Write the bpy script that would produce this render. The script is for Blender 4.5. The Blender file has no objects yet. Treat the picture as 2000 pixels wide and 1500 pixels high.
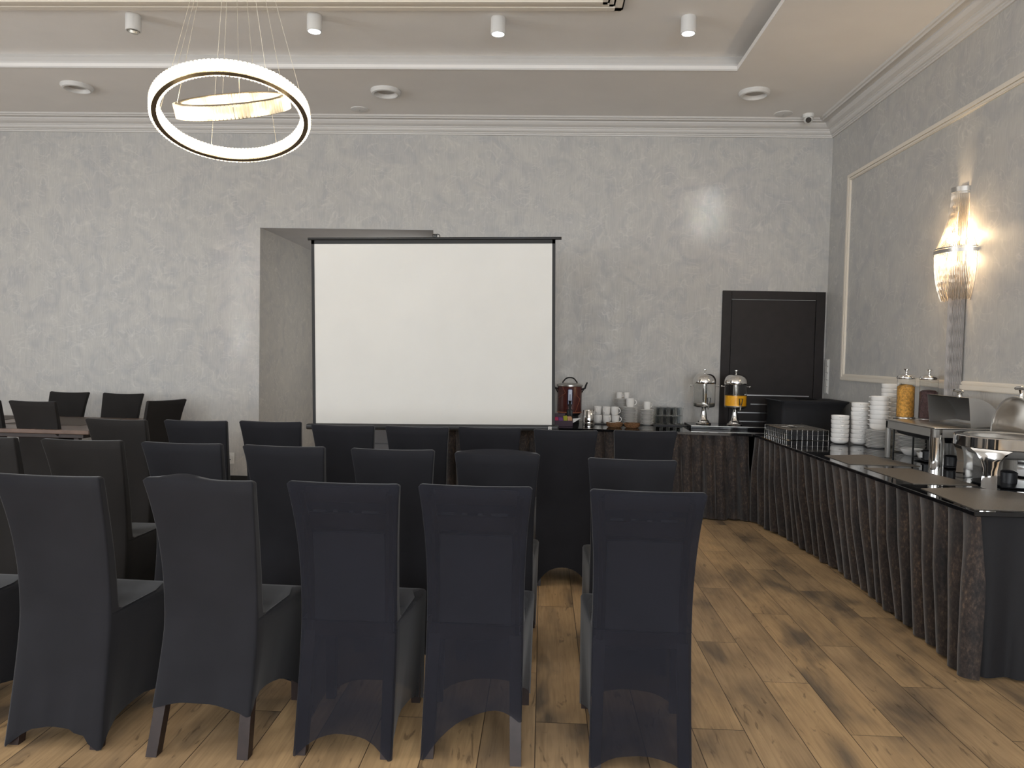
import bpy, bmesh, math, random
from mathutils import Vector, Matrix
random.seed(7)
PI = math.pi
S = bpy.context.scene
C = S.collection

# ------------------------------------------------------------------ camera
cam_d = bpy.data.cameras.new('camera'); cam = bpy.data.objects.new('camera', cam_d); C.objects.link(cam)
cam_d.sensor_fit = 'HORIZONTAL'; cam_d.sensor_width = 36.0; cam_d.lens = 36.0 * 1450 / 2000; cam_d.clip_start = 0.05
cam.matrix_world = Matrix(((0.99890755, -0.02207821, 0.04118556, 0.0),
                           (0.04200164, 0.03787033, -0.99839957, 0.0),
                           (0.02048316, 0.99903873, 0.03875628, 1.45),
                           (0, 0, 0, 1)))
S.camera = cam

# ------------------------------------------------------------------ light, sky, exposure
S.view_settings.view_transform = 'Standard'; S.view_settings.look = 'None'
S.view_settings.gamma = 1.0; S.view_settings.use_curve_mapping = False
S.view_settings.exposure = 0.51
w = bpy.data.worlds.new('World'); S.world = w; w.use_nodes = True
w.node_tree.nodes['Background'].inputs[0].default_value = (0.62, 0.75, 1.0, 1); w.node_tree.nodes['Background'].inputs[1].default_value = 1.0

def area(name, loc, rot, sx, sy, power, col):
    d = bpy.data.lights.new(name, 'AREA'); d.shape = 'RECTANGLE'; d.size = sx; d.size_y = sy; d.energy = power; d.color = col
    o = bpy.data.objects.new(name, d); C.objects.link(o); o.location = loc; o.rotation_euler = rot; return o
DAY = (0.90, 0.95, 1.0)
NICHE_X = -1.20
WINX = (-5.6, -2.9, -0.2, 1.9)
for wx, pw in zip(WINX, (45, 65, 105, 110)):
    area('daylight_and_fill', (wx, -3.93, 1.95), (PI / 2, 0, 0), 1.2, 2.1, pw, DAY)
area('daylight_and_fill', (NICHE_X, 8.9, 1.6), (PI / 2, 0, PI / 2), 1.3, 1.9, 8.5, (1, .96, .9))   # added fill lamp, hidden from view, to brighten the dark niche wall
for wy, pw in ((-1.0, 115), (2.2, 105), (5.4, 8)):
    area('daylight_and_fill', (-8.43, wy, 1.95), (PI / 2, 0, -PI / 2), 1.3, 2.1, pw, DAY)

# sunlight thrown back into the room through the windows, landing as soft patches on the back wall
def beam(loc, target, sx, sy, power):
    d = Vector(target) - Vector(loc); o = area('sun_glint', loc, d.to_track_quat('-Z', 'Y').to_euler(), sx, sy, power, (.9, .97, 1)); o.data.spread = math.radians(2.2); return o
beam((1.6, -3.8, 1.7), (1.62, 7.7, 2.93), .30, .42, .17)
beam((-2.6, -3.8, 1.5), (-3.17, 7.7, 1.95), .12, 1.35, .16)

# ------------------------------------------------------------------ materials
def nt(name):
    m = bpy.data.materials.new(name); m.use_nodes = True
    return m, m.node_tree, m.node_tree.nodes['Principled BSDF']
def lin(r, g, b):
    f = lambda c: (c / 255 / 12.92) if c / 255 <= 0.04045 else ((c / 255 + 0.055) / 1.055) ** 2.4
    return (f(r), f(g), f(b), 1)
def mat(name, col, rough=0.5, metal=0.0, spec=0.5, trans=0.0, ior=1.45, emis=None, es=0.0, alpha=1.0, noise=0.0, nscale=30, bump=0.0, bscale=200, sheen=0.0, coat=0.0):
    m, t, b = nt(name)
    b.inputs['Base Color'].default_value = col; b.inputs['Roughness'].default_value = rough; b.inputs['Metallic'].default_value = metal
    b.inputs['Specular IOR Level'].default_value = spec; b.inputs['Transmission Weight'].default_value = trans; b.inputs['IOR'].default_value = ior
    b.inputs['Alpha'].default_value = alpha; b.inputs['Sheen Weight'].default_value = sheen; b.inputs['Coat Weight'].default_value = coat
    if emis: b.inputs['Emission Color'].default_value = emis; b.inputs['Emission Strength'].default_value = es
    if noise or bump:
        tc = t.nodes.new('ShaderNodeTexCoord')
    if noise:
        n = t.nodes.new('ShaderNodeTexNoise'); n.inputs['Scale'].default_value = nscale; n.inputs['Detail'].default_value = 4
        t.links.new(tc.outputs['Object'], n.inputs['Vector'])
        r = t.nodes.new('ShaderNodeValToRGB'); r.color_ramp.elements[0].position = 0.3; r.color_ramp.elements[1].position = 0.7
        r.color_ramp.elements[0].color = [c * (1 - noise) for c in col[:3]] + [1]
        r.color_ramp.elements[1].color = [min(1, c * (1 + noise)) for c in col[:3]] + [1]
        t.links.new(n.outputs['Fac'], r.inputs['Fac']); t.links.new(r.outputs['Color'], b.inputs['Base Color'])
    if bump:
        n2 = t.nodes.new('ShaderNodeTexNoise'); n2.inputs['Scale'].default_value = bscale
        t.links.new(tc.outputs['Object'], n2.inputs['Vector'])
        bp = t.nodes.new('ShaderNodeBump'); bp.inputs['Strength'].default_value = bump; bp.inputs['Distance'].default_value = 0.004
        t.links.new(n2.outputs['Fac'], bp.inputs['Height']); t.links.new(bp.outputs['Normal'], b.inputs['Normal'])
    return m

def mathn(t, op, a, b=None, c=None):
    n = t.nodes.new('ShaderNodeMath'); n.operation = op
    for i, v in enumerate((a, b, c)):
        if v is None: continue
        if isinstance(v, (int, float)): n.inputs[i].default_value = v
        else: t.links.new(v, n.inputs[i])
    return n.outputs[0]
def ramp(t, fac, stops):
    r = t.nodes.new('ShaderNodeValToRGB'); e = r.color_ramp.elements
    while len(e) < len(stops): e.new(0.5)
    for i, (p, c) in enumerate(stops):
        e[i].position = p; e[i].color = c if len(c) == 4 else (*c, 1)
    t.links.new(fac, r.inputs['Fac']); return r.outputs['Color']
def mix(t, fac, a, b, mode='MIX'):
    n = t.nodes.new('ShaderNodeMix'); n.data_type = 'RGBA'; n.blend_type = mode
    for s, v in ((n.inputs['Factor'], fac), (n.inputs['A'], a), (n.inputs['B'], b)):
        if hasattr(v, 'links'): t.links.new(v, s)
        else: s.default_value = v
    return n.outputs['Result']

def wallpaper():
    m, t, b = nt('feather_wallpaper')
    tc = t.nodes.new('ShaderNodeTexCoord')
    def strokes(seed, scale, dist, lo, hi):
        mp = t.nodes.new('ShaderNodeMapping'); mp.inputs['Location'].default_value = (seed, seed * 1.7, seed * 0.6)
        t.links.new(tc.outputs['Object'], mp.inputs['Vector'])
        big = t.nodes.new('ShaderNodeTexNoise'); big.inputs['Scale'].default_value = scale; big.inputs['Detail'].default_value = 1.0; big.inputs['Distortion'].default_value = dist
        t.links.new(mp.outputs[0], big.inputs['Vector'])
        # thin contour lines of a swirling field
        s = mathn(t, 'MULTIPLY', big.outputs['Fac'], 9.0)
        fr = mathn(t, 'FRACT', s)
        d = mathn(t, 'ABSOLUTE', mathn(t, 'SUBTRACT', fr, 0.5))
        return ramp(t, d, [(lo, (1, 1, 1)), (hi, (0, 0, 0))])
    l1 = strokes(0.0, 3.4, 1.2, 0.02, 0.10)
    l2 = strokes(5.3, 2.6, 1.6, 0.02, 0.13)
    gate = t.nodes.new('ShaderNodeTexNoise'); gate.inputs['Scale'].default_value = 6.5; t.links.new(tc.outputs['Object'], gate.inputs['Vector'])
    g1 = ramp(t, gate.outputs['Fac'], [(0.43, (0, 0, 0)), (0.54, (1, 1, 1))])
    line = mix(t, 1.0, mix(t, 0.5, l1, l2), g1, 'MULTIPLY')
    bl = t.nodes.new('ShaderNodeTexNoise'); bl.inputs['Scale'].default_value = 4.2; bl.inputs['Detail'].default_value = 3; bl.inputs['Distortion'].default_value = 1.5
    t.links.new(tc.outputs['Object'], bl.inputs['Vector'])
    base = ramp(t, bl.outputs['Fac'], [(0.32, (0.425, 0.418, 0.412)), (0.5, (0.47, 0.458, 0.437)), (0.68, (0.50, 0.485, 0.455))])
    # vertical woven grain
    mp = t.nodes.new('ShaderNodeMapping'); mp.inputs['Scale'].default_value = (60, 60, 4)
    t.links.new(tc.outputs['Object'], mp.inputs['Vector'])
    gr = t.nodes.new('ShaderNodeTexNoise'); gr.inputs['Scale'].default_value = 2.2; gr.inputs['Detail'].default_value = 2; t.links.new(mp.outputs[0], gr.inputs['Vector'])
    grc = ramp(t, gr.outputs['Fac'], [(0.3, (0.93, 0.93, 0.93)), (0.7, (1.04, 1.04, 1.04))])
    base = mix(t, 1.0, base, grc, 'MULTIPLY')
    lf = mathn(t, 'MULTIPLY', line, 0.7)
    col = mix(t, lf, base, (0.60, 0.575, 0.53, 1))
    t.links.new(col, b.inputs['Base Color'])
    rg = ramp(t, line, [(0.0, (0.48, 0.48, 0.48)), (1.0, (0.30, 0.30, 0.30))])
    t.links.new(rg, b.inputs['Roughness']); b.inputs['Specular IOR Level'].default_value = 0.4
    return m
def floor_planks():
    m, t, b = nt('oak_plank_tiles')
    tc = t.nodes.new('ShaderNodeTexCoord'); sp = t.nodes.new('ShaderNodeSeparateXYZ'); t.links.new(tc.outputs['Object'], sp.inputs[0])
    PW, PL = 0.2045, 1.365
    u = mathn(t, 'DIVIDE', mathn(t, 'SUBTRACT', sp.outputs[0], 0.615 - PW * 60), PW)
    col = mathn(t, 'FLOOR', u); fu = mathn(t, 'FRACT', u)
    v = mathn(t, 'ADD', mathn(t, 'DIVIDE', mathn(t, 'SUBTRACT', sp.outputs[1], 2.89 - PL * 20), PL), mathn(t, 'DIVIDE', mathn(t, 'MODULO', col, 3.0), 3.0))
    row = mathn(t, 'FLOOR', v); fv = mathn(t, 'FRACT', v)
    eu = mathn(t, 'MULTIPLY', mathn(t, 'MINIMUM', fu, mathn(t, 'SUBTRACT', 1.0, fu)), PW)
    ev = mathn(t, 'MULTIPLY', mathn(t, 'MINIMUM', fv, mathn(t, 'SUBTRACT', 1.0, fv)), PL)
    e = mathn(t, 'MINIMUM', eu, ev)
    joint = ramp(t, mathn(t, 'MULTIPLY', e, 100.0), [(0.08, (1, 1, 1)), (0.22, (0, 0, 0))])
    cid = t.nodes.new('ShaderNodeCombineXYZ'); t.links.new(col, cid.inputs[0]); t.links.new(row, cid.inputs[1])
    wn = t.nodes.new('ShaderNodeTexWhiteNoise'); wn.noise_dimensions = '3D'; t.links.new(cid.outputs[0], wn.inputs['Vector'])
    off = t.nodes.new('ShaderNodeVectorMath'); off.operation = 'SCALE'; t.links.new(wn.outputs['Color'], off.inputs[0]); off.inputs['Scale'].default_value = 40
    add = t.nodes.new('ShaderNodeVectorMath'); add.operation = 'ADD'; t.links.new(tc.outputs['Object'], add.inputs[0]); t.links.new(off.outputs[0], add.inputs[1])
    def noise(scale3, sc, det, dist=0.0):
        mp = t.nodes.new('ShaderNodeMapping'); mp.inputs['Scale'].default_value = scale3; t.links.new(add.outputs[0], mp.inputs['Vector'])
        n = t.nodes.new('ShaderNodeTexNoise'); n.inputs['Scale'].default_value = sc; n.inputs['Detail'].default_value = det; n.inputs['Distortion'].default_value = dist
        t.links.new(mp.outputs[0], n.inputs['Vector']); return n.outputs['Fac']
    blot = noise((2.2, 0.9, 1), 2.0, 3, 0.4)
    grain = noise((26, 1.4, 1), 3.0, 5, 0.6)
    crack = noise((9, 1.6, 1), 2.6, 4, 1.8)
    base = ramp(t, blot, [(0.30, lin(109, 96, 82)), (0.47, lin(172, 145, 111)), (0.72, lin(201, 170, 129))])
    base = mix(t, 1.0, base, ramp(t, grain, [(0.25, (0.80, 0.79, 0.77)), (0.6, (1.06, 1.05, 1.03))]), 'MULTIPLY')
    ck = ramp(t, crack, [(0.30, (1, 1, 1)), (0.37, (0, 0, 0))])
    base = mix(t, mathn(t, 'MULTIPLY', ck, 0.55), base, lin(84, 66, 50))
    base = mix(t, 1.0, base, ramp(t, wn.outputs['Value'], [(0, (0.86, 0.86, 0.88)), (1, (1.06, 1.04, 1.0))]), 'MULTIPLY')
    colr = mix(t, joint, base, lin(58, 45, 34))
    t.links.new(colr, b.inputs['Base Color'])
    t.links.new(ramp(t, grain, [(0.2, (0.50,) * 3), (0.8, (0.36,) * 3)]), b.inputs['Roughness'])
    bp = t.nodes.new('ShaderNodeBump'); bp.inputs['Strength'].default_value = 0.25; bp.inputs['Distance'].default_value = 0.002
    t.links.new(mathn(t, 'SUBTRACT', grain, joint), bp.inputs['Height']); t.links.new(bp.outputs[0], b.inputs['Normal'])
    b.inputs['Specular IOR Level'].default_value = 0.35
    return m
def velvet():
    m, t, b = nt('crushed_brown_velvet')
    tc = t.nodes.new('ShaderNodeTexCoord')
    mp = t.nodes.new('ShaderNodeMapping'); mp.inputs['Scale'].default_value = (1, 1, 0.55); t.links.new(tc.outputs['Object'], mp.inputs['Vector'])
    a = t.nodes.new('ShaderNodeTexNoise'); a.inputs['Scale'].default_value = 9; a.inputs['Detail'].default_value = 3; t.links.new(mp.outputs[0], a.inputs['Vector'])
    f = t.nodes.new('ShaderNodeTexNoise'); f.inputs['Scale'].default_value = 75; f.inputs['Detail'].default_value = 6; f.inputs['Roughness'].default_value = 0.7; t.links.new(mp.outputs[0], f.inputs['Vector'])
    c1 = ramp(t, f.outputs['Fac'], [(0.40, (0.012, 0.009, 0.009)), (0.54, (0.032, 0.024, 0.021)), (0.72, (0.105, 0.076, 0.056))])
    c2 = ramp(t, a.outputs['Fac'], [(0.35, (0.42, 0.42, 0.48)), (0.65, (1.3, 1.15, 0.98))])
    t.links.new(mix(t, 1.0, c1, c2, 'MULTIPLY'), b.inputs['Base Color'])
    b.inputs['Roughness'].default_value = 0.6; b.inputs['Sheen Weight'].default_value = 0.35; b.inputs['Specular IOR Level'].default_value = 0.25
    return m
def fabric(name, col, opacity=1.0):
    m, t, b = nt(name)
    b.inputs['Base Color'].default_value = col; b.inputs['Roughness'].default_value = 0.85; b.inputs['Specular IOR Level'].default_value = 0.15
    b.inputs['Sheen Weight'].default_value = 0.16; b.inputs['Sheen Roughness'].default_value = 0.4
    tc = t.nodes.new('ShaderNodeTexCoord'); n = t.nodes.new('ShaderNodeTexNoise'); n.inputs['Scale'].default_value = 5; n.inputs['Detail'].default_value = 5
    t.links.new(tc.outputs['Object'], n.inputs['Vector'])
    t.links.new(ramp(t, n.outputs['Fac'], [(0.3, [c * 0.86 for c in col[:3]]), (0.7, [c * 1.12 for c in col[:3]])]), b.inputs['Base Color'])
    if opacity < 1:
        b.inputs['Alpha'].default_value = opacity
    return m
def sparkle(name, col, es, tint):
    m, t, b = nt(name)
    tc = t.nodes.new('ShaderNodeTexCoord'); n = t.nodes.new('ShaderNodeTexNoise'); n.inputs['Scale'].default_value = 9; n.inputs['Detail'].default_value = 2
    t.links.new(tc.outputs['Object'], n.inputs['Vector'])
    b.inputs['Base Color'].default_value = tint; b.inputs['Roughness'].default_value = 0.08; b.inputs['Transmission Weight'].default_value = 0.5
    b.inputs['Emission Color'].default_value = col
    v = ramp(t, n.outputs['Fac'], [(0.40, (0.12,) * 3), (0.56, (1,) * 3)])
    t.links.new(mathn(t, 'MULTIPLY', v, es), b.inputs['Emission Strength'])
    return m

M = dict(
    wallpaper=wallpaper(), floor=floor_planks(), velvet=velvet(),
    ceiling=mat('ceiling_paint', (0.80, 0.775, 0.745, 1), 0.7, noise=0.02, nscale=3),
    cornice=mat('cornice_paint', (0.61, 0.59, 0.565, 1), 0.5),
    frame_white=mat('moulding_paint', (0.72, 0.66, 0.57, 1), 0.45),
    plaster=mat('soffit_plaster', (0.52, 0.52, 0.53, 1), 0.8, noise=0.03, nscale=6),
    black_base=mat('black_skirting', (0.012, 0.012, 0.012, 1), 0.4),
    door=mat('black_veneer', (0.015, 0.012, 0.012, 1), 0.5, spec=.3, noise=0.15, nscale=12),
    steel_strip=mat('brushed_strip', (0.6, 0.6, 0.6, 1), 0.3, 1.0),
    cover=fabric('black_stretch_fabric', (0.0155, 0.0155, 0.0185, 1)),
    cover_warm=fabric('charcoal_stretch_fabric', (0.017, 0.0155, 0.0148, 1)),
    sheer=fabric('sheer_black_stretch_fabric', (0.0125, 0.013, 0.0185, 1), 0.84),
    legwood=mat('dark_brown_wood', (0.022, 0.013, 0.012, 1), 0.4, noise=0.3, nscale=20),
    pad=mat('slate_upholstery', (0.095, 0.105, 0.125, 1), 0.8),
    seatpad=mat('brown_upholstery', (0.06, 0.05, 0.045, 1), 0.8),
    glass_black=mat('black_glass', (0.006, 0.006, 0.007, 1), 0.04, spec=0.7),
    black_cloth=mat('black_cloth', (0.006, 0.006, 0.008, 1), 0.75, bump=0.1),
    screen=mat('screen_fabric', (0.70, 0.685, 0.645, 1), 0.75, noise=0.015, nscale=4),
    black_metal=mat('black_metal', (0.018, 0.018, 0.018, 1), 0.35),
    black_edge=mat('screen_border', (0.03, 0.03, 0.03, 1), 0.7),
    chrome=mat('chrome', (0.80, 0.79, 0.77, 1), 0.07, 1.0),
    satin=mat('satin_steel', (0.55, 0.53, 0.50, 1), 0.28, 1.0),
    dark_steel=mat('inner_steel', (0.36, 0.35, 0.33, 1), 0.5, 0.55),
    lining=mat('lid_lining_steel', (0.13, 0.125, 0.12, 1), 0.42, 0.5),
    porcelain=mat('porcelain', (0.80, 0.78, 0.75, 1), 0.18, coat=0.3),
    glass=mat('clear_glass', (0.97, 0.98, 0.98, 1), 0.02, trans=1.0, ior=1.12),
    tumbler=mat('tumbler_glass', (0.97, 0.98, 0.98, 1), 0.03, trans=1.0, ior=1.12),
    juice=mat('orange_juice', (0.90, 0.42, 0.01, 1), 0.3, emis=None),
    wicker=mat('wicker', (0.20, 0.10, 0.045, 1), 0.7, noise=0.5, nscale=120, bump=0.6, bscale=260),
    urn_red=mat('maroon_enamel', (0.075, 0.016, 0.013, 1), 0.25),
    copper=mat('copper_line', (0.38, 0.13, 0.07, 1), 0.35, 0.3),
    plastic_black=mat('black_plastic', (0.014, 0.014, 0.016, 1), 0.35),
    plastic_white=mat('white_plastic', (0.68, 0.67, 0.64, 1), 0.4),
    gauge=mat('gauge_panel', (0.55, 0.60, 0.75, 1), 0.3),
    navy=mat('navy_panel', (0.015, 0.012, 0.06, 1), 0.3),
    teal_tray=mat('dark_tray', (0.02, 0.02, 0.022, 1), 0.3),
    mat_fabric=mat('woven_placemat', (0.125, 0.105, 0.084, 1), 0.55, noise=0.35, nscale=260, bump=0.5, bscale=400),
    corn=mat('corn_flakes', (0.55, 0.27, 0.05, 1), 0.8, noise=0.45, nscale=70, bump=1.0, bscale=120),
    choco=mat('chocolate_cereal', (0.10, 0.055, 0.055, 1), 0.8, noise=0.45, nscale=80, bump=1.0, bscale=140),
    tabletop=mat('table_veneer', (0.135, 0.088, 0.068, 1), 0.32, noise=0.25, nscale=7),
    runner=mat('grey_table_runner', (0.095, 0.078, 0.066, 1), 0.7, noise=0.1, nscale=100),
    box_plum=mat('plum_card', (0.06, 0.035, 0.055, 1), 0.6),
    magenta=mat('magenta_sachets', (0.42, 0.03, 0.10, 1), 0.6), lime=mat('lime_sachets', (0.42, 0.42, 0.02, 1), 0.6),
    purple=mat('purple_sachets', (0.16, 0.05, 0.22, 1), 0.6), apricot=mat('apricot_sachets', (0.6, 0.33, 0.18, 1), 0.6),
    paper=mat('paper', (0.75, 0.75, 0.75, 1), 0.6), sugar=mat('sugar_sachets', (0.62, 0.58, 0.53, 1), 0.7, noise=0.2, nscale=90),
    grey_cab=mat('grey_laminate', (0.16, 0.16, 0.17, 1), 0.5),
    spot_white=mat('lamp_white_paint', (0.66, 0.65, 0.63, 1), 0.45),
    lens_on=mat('lit_lens', (1, 1, 1, 1), 0.4, emis=(0.86, 0.94, 1, 1), es=14),
    lens_off=mat('unlit_lens', (0.6, 0.58, 0.52, 1), 0.2, 0.6),
    downlight_glass=mat('frosted_glass', (0.40, 0.38, 0.36, 1), 0.5),
    ring_metal=mat('bronze_channel', (0.20, 0.17, 0.13, 1), 0.35, 0.8),
    ring_glow=sparkle('lit_crystal', (1.0, 0.88, 0.68, 1), 2.0, (1, 0.95, 0.85, 1)),
    ring_dim=sparkle('softly_lit_crystal', (1.0, 0.83, 0.52, 1), 0.75, (1, 0.93, 0.8, 1)),
    led=mat('led_strip', (1, 1, 1, 1), 0.5, emis=(1, 0.9, 0.72, 1), es=30),
    cable=mat('steel_cable', (0.62, 0.58, 0.48, 1), 0.4, 0.5),
    chain=mat('bead_chain', (0.62, 0.55, 0.46, 1), 0.3, 0.85),
    chain_dark=mat('ball_chain_tassel', (0.20, 0.18, 0.165, 1), 0.4, 0.6),
    bulb=mat('lit_bulb', (1, 1, 1, 1), 0.5, emis=(1, 0.72, 0.38, 1), es=60),
    camblack=mat('lens_black', (0.01, 0.01, 0.012, 1), 0.15),
    curtain_white=mat('window_frame_paint', (0.8, 0.8, 0.8, 1), 0.5),
)

# ------------------------------------------------------------------ helpers
def B(): return bmesh.new()
def box(bm, x0, x1, y0, y1, z0, z1, mtx=None):
    vs = [bm.verts.new((x, y, z)) for x in (x0, x1) for y in (y0, y1) for z in (z0, z1)]
    if mtx is not None:
        for v in vs: v.co = mtx @ v.co
    for f in ((0, 1, 3, 2), (4, 6, 7, 5), (0, 4, 5, 1), (2, 3, 7, 6), (0, 2, 6, 4), (1, 5, 7, 3)):
        bm.faces.new([vs[i] for i in f])
    return vs
def rbox(bm, x0, x1, y0, y1, z0, z1, r=0.004, seg=2, mtx=None):
    t = B(); box(t, x0, x1, y0, y1, z0, z1)
    bmesh.ops.bevel(t, geom=t.edges[:], offset=r, segments=seg, affect='EDGES', profile=0.5)
    join(bm, t, mtx)
def join(bm, t, mtx=None):
    mp = {}
    for v in t.verts: mp[v] = bm.verts.new(mtx @ v.co if mtx is not None else v.co)
    for f in t.faces:
        try: bm.faces.new([mp[v] for v in f.verts])
        except ValueError: pass
    t.free()
def lathe(bm, prof, seg=24, c=(0, 0, 0), a0=0.0, a1=2 * PI, sx=1.0, sy=1.0):
    full = abs(a1 - a0 - 2 * PI) < 1e-6; n = seg if full else seg + 1
    rows = []
    for r, z in prof:
        if r < 1e-6: rows.append([bm.verts.new((c[0], c[1], c[2] + z))] * n); continue
        rows.append([bm.verts.new((c[0] + sx * r * math.cos(a0 + (a1 - a0) * k / seg), c[1] + sy * r * math.sin(a0 + (a1 - a0) * k / seg), c[2] + z)) for k in range(n)])
    for i in range(len(rows) - 1):
        for k in range(seg):
            k2 = (k + 1) % n
            q = []
            for v in (rows[i][k], rows[i][k2], rows[i + 1][k2], rows[i + 1][k]):
                if v not in q: q.append(v)
            if len(q) > 2:
                try: bm.faces.new(q)
                except ValueError: pass
def tube(bm, pts, r, seg=8, cap=True, closed=False):
    pts = [Vector(p) for p in pts]; n = len(pts); rings = []
    rr = r if isinstance(r, (list, tuple)) else [r] * n
    up = Vector((0, 0, 1)); prev = None
    for i, p in enumerate(pts):
        if closed: d = pts[(i + 1) % n] - pts[i - 1]
        else: d = pts[min(i + 1, n - 1)] - pts[max(i - 1, 0)]
        d.normalize()
        if prev is None: a = d.cross(up) if abs(d.dot(up)) < 0.95 else d.cross(Vector((1, 0, 0)))
        else: a = prev - d * prev.dot(d)
        a.normalize(); b_ = d.cross(a); prev = a
        rings.append([bm.verts.new(p + (a * math.cos(2 * PI * k / seg) + b_ * math.sin(2 * PI * k / seg)) * rr[i]) for k in range(seg)])
    for i in range(n if closed else n - 1):
        A, Bq = rings[i], rings[(i + 1) % n]
        for k in range(seg): bm.faces.new((A[k], A[(k + 1) % seg], Bq[(k + 1) % seg], Bq[k]))
    if cap and not closed:
        bm.faces.new(rings[0][::-1]); bm.faces.new(rings[-1])
def arc(c, r, a0, a1, n, plane='xz', ry=None):
    out = []
    for i in range(n + 1):
        a = a0 + (a1 - a0) * i / n; u, v = r * math.cos(a), (ry or r) * math.sin(a)
        out.append({'xz': (c[0] + u, c[1], c[2] + v), 'yz': (c[0], c[1] + u, c[2] + v), 'xy': (c[0] + u, c[1] + v, c[2])}[plane])
    return out
def grid(bm, rows):
    vr = [[bm.verts.new(p) for p in r] for r in rows]
    for i in range(len(vr) - 1):
        for j in range(len(vr[i]) - 1): bm.faces.new((vr[i][j], vr[i][j + 1], vr[i + 1][j + 1], vr[i + 1][j]))
    return vr
def sweep(bm, prof, a, b, inward):
    # prof: (distance from the wall, z); a, b: end points with their mitre offset per unit distance
    rows = []
    for (p, mi) in (a, b):
        rows.append([bm.verts.new((p[0] + inward[0] * d + mi[0] * d, p[1] + inward[1] * d + mi[1] * d, z)) for d, z in prof])
    for i in range(len(prof) - 1): bm.faces.new((rows[0][i], rows[0][i + 1], rows[1][i + 1], rows[1][i]))
def mesh(name, bm, m, smooth=False, angle=None):
    bmesh.ops.recalc_face_normals(bm, faces=bm.faces[:])
    me = bpy.data.meshes.new(name); bm.to_mesh(me); bm.free()
    me.materials.append(m)
    if smooth:
        for p in me.polygons: p.use_smooth = True
        if angle: me.set_sharp_from_angle(angle=math.radians(angle))
    return me
def part(name, bm, m, parent=None, smooth=False, angle=40, loc=None):
    me = mesh(name, bm, m, smooth, angle) if isinstance(bm, bmesh.types.BMesh) else bm
    o = bpy.data.objects.new(name, me); C.objects.link(o)
    if parent: o.parent = parent
    if loc: o.location = loc
    return o
def thing(name, label, cat, loc=(0, 0, 0), rotz=0.0, group=None):
    o = bpy.data.objects.new(name, None); C.objects.link(o); o.empty_display_size = 0.1
    o.location = loc; o.rotation_euler = (0, 0, rotz); o['label'] = label; o['category'] = cat
    if group: o['group'] = group
    return o
def tag(o, label, cat, group=None):
    o['label'] = label; o['category'] = cat
    if group: o['group'] = group
    return o
def struct(name, bm, m, smooth=False):
    o = part(name, bm, m, smooth=smooth); o['kind'] = 'structure'; return o
def dup(root, loc, rotz=None, label=None, group=None):
    r = root.copy(); C.objects.link(r); r.location = loc
    if rotz is not None: r.rotation_euler = (0, 0, rotz)
    if label: r['label'] = label
    if group: r['group'] = group
    for ch in list(root.children):
        c = ch.copy(); C.objects.link(c); c.parent = r
        for g in ch.children:
            d = g.copy(); C.objects.link(d); d.parent = c
    return r

# ------------------------------------------------------------------ room shell
XR, YB, XL, YF = 2.87, 7.70, -8.5, -4.0
ZC, ZU = 3.84, 3.975
NX0, NX1, NZ, ND = -2.985, -1.165, 2.732, 2.6
b = B(); box(b, XL - .1, XR + .1, YF - .1, YB + ND + .3, -0.1, 0.0); struct('floor', b, M['floor'])
b = B()
box(b, XL - .1, NX0, YB, YB + .15, 0, ZU + .1); box(b, NX1, XR + .1, YB, YB + .15, 0, ZU + .1); box(b, NX0, NX1, YB, YB + .15, NZ, ZU + .1)
box(b, NX0 - .15, NX0, YB + .15, YB + ND, 0, NZ + .1); box(b, NX1, NX1 + .15, YB + .15, YB + ND, 0, NZ + .1)
box(b, NX0 - .15, NX1 + .15, YB + ND, YB + ND + .15, 0, NZ + .1)
struct('wall_back', b, M['wallpaper'])
b = B(); box(b, NX0, NX1, YB + .15, YB + ND, NZ, NZ + .12); box(b, NX0 + .001, NX1 - .001, YB + .004, YB + .15, NZ - .004, NZ + .002); struct('ceiling_niche', b, M['plaster'])
b = B(); box(b, XR, XR + .12, YF - .1, YB, 0, ZU + .1); struct('wall_right', b, M['wallpaper'])
b = B(); box(b, XL - .12, XL, YF - .1, YB, 0, ZU + .1); struct('wall_left', b, M['wallpaper'])
b = B(); box(b, XL, XR, YF - .12, YF, 0, ZU + .1); struct('wall_front', b, M['wallpaper'])
# stepped ceiling: lower border with a raised middle field
CX0, CX1, CY0, CY1 = -7.2, 1.55, -2.6, 6.31
b = B()
box(b, XL, XR, CY1, YB, ZC, ZC + .04); box(b, XL, XR, YF, CY0, ZC, ZC + .04)
box(b, XL, CX0, CY0, CY1, ZC, ZC + .04); box(b, CX1, XR, CY0, CY1, ZC, ZC + .04)
struct('ceiling', b, M['ceiling'])
b = B(); box(b, XL, XR, YF, YB, ZU, ZU + .08); struct('ceiling_field', b, M['ceiling'])
# sloped cove behind the opening
prof = [(-.001, ZC - .004), (.008, ZC - .004), (.008, ZC + .010), (-.008, ZC + .016), (-.012, ZC + .06), (-.03, ZC + .10), (-.055, ZU)]
b = B()
sweep(b, prof[:3], ((CX0, CY1), (0, 0)), ((CX1, CY1), (0, 0)), (0, -1))
sweep(b, [(-.002, ZC + .008)] + prof[3:], ((CX0 - .24, CY1), (0, 0)), ((CX1 + .24, CY1), (0, 0)), (0, -1))
struct('trim_1', b, M['cornice'])
b = B()
for (x0, x1, y0, y1) in ((CX0 - .3, CX1 + .3, CY0 - .3, CY0 - .25), (CX1 + .25, CX1 + .3, CY0 - .3, CY1 + .3), (CX0 - .3, CX0 - .25, CY0 - .3, CY1 + .3)):
    box(b, x0, x1, y0, y1, ZC + .04, ZU)
struct('trim_2', b, M['ceiling'])
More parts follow.
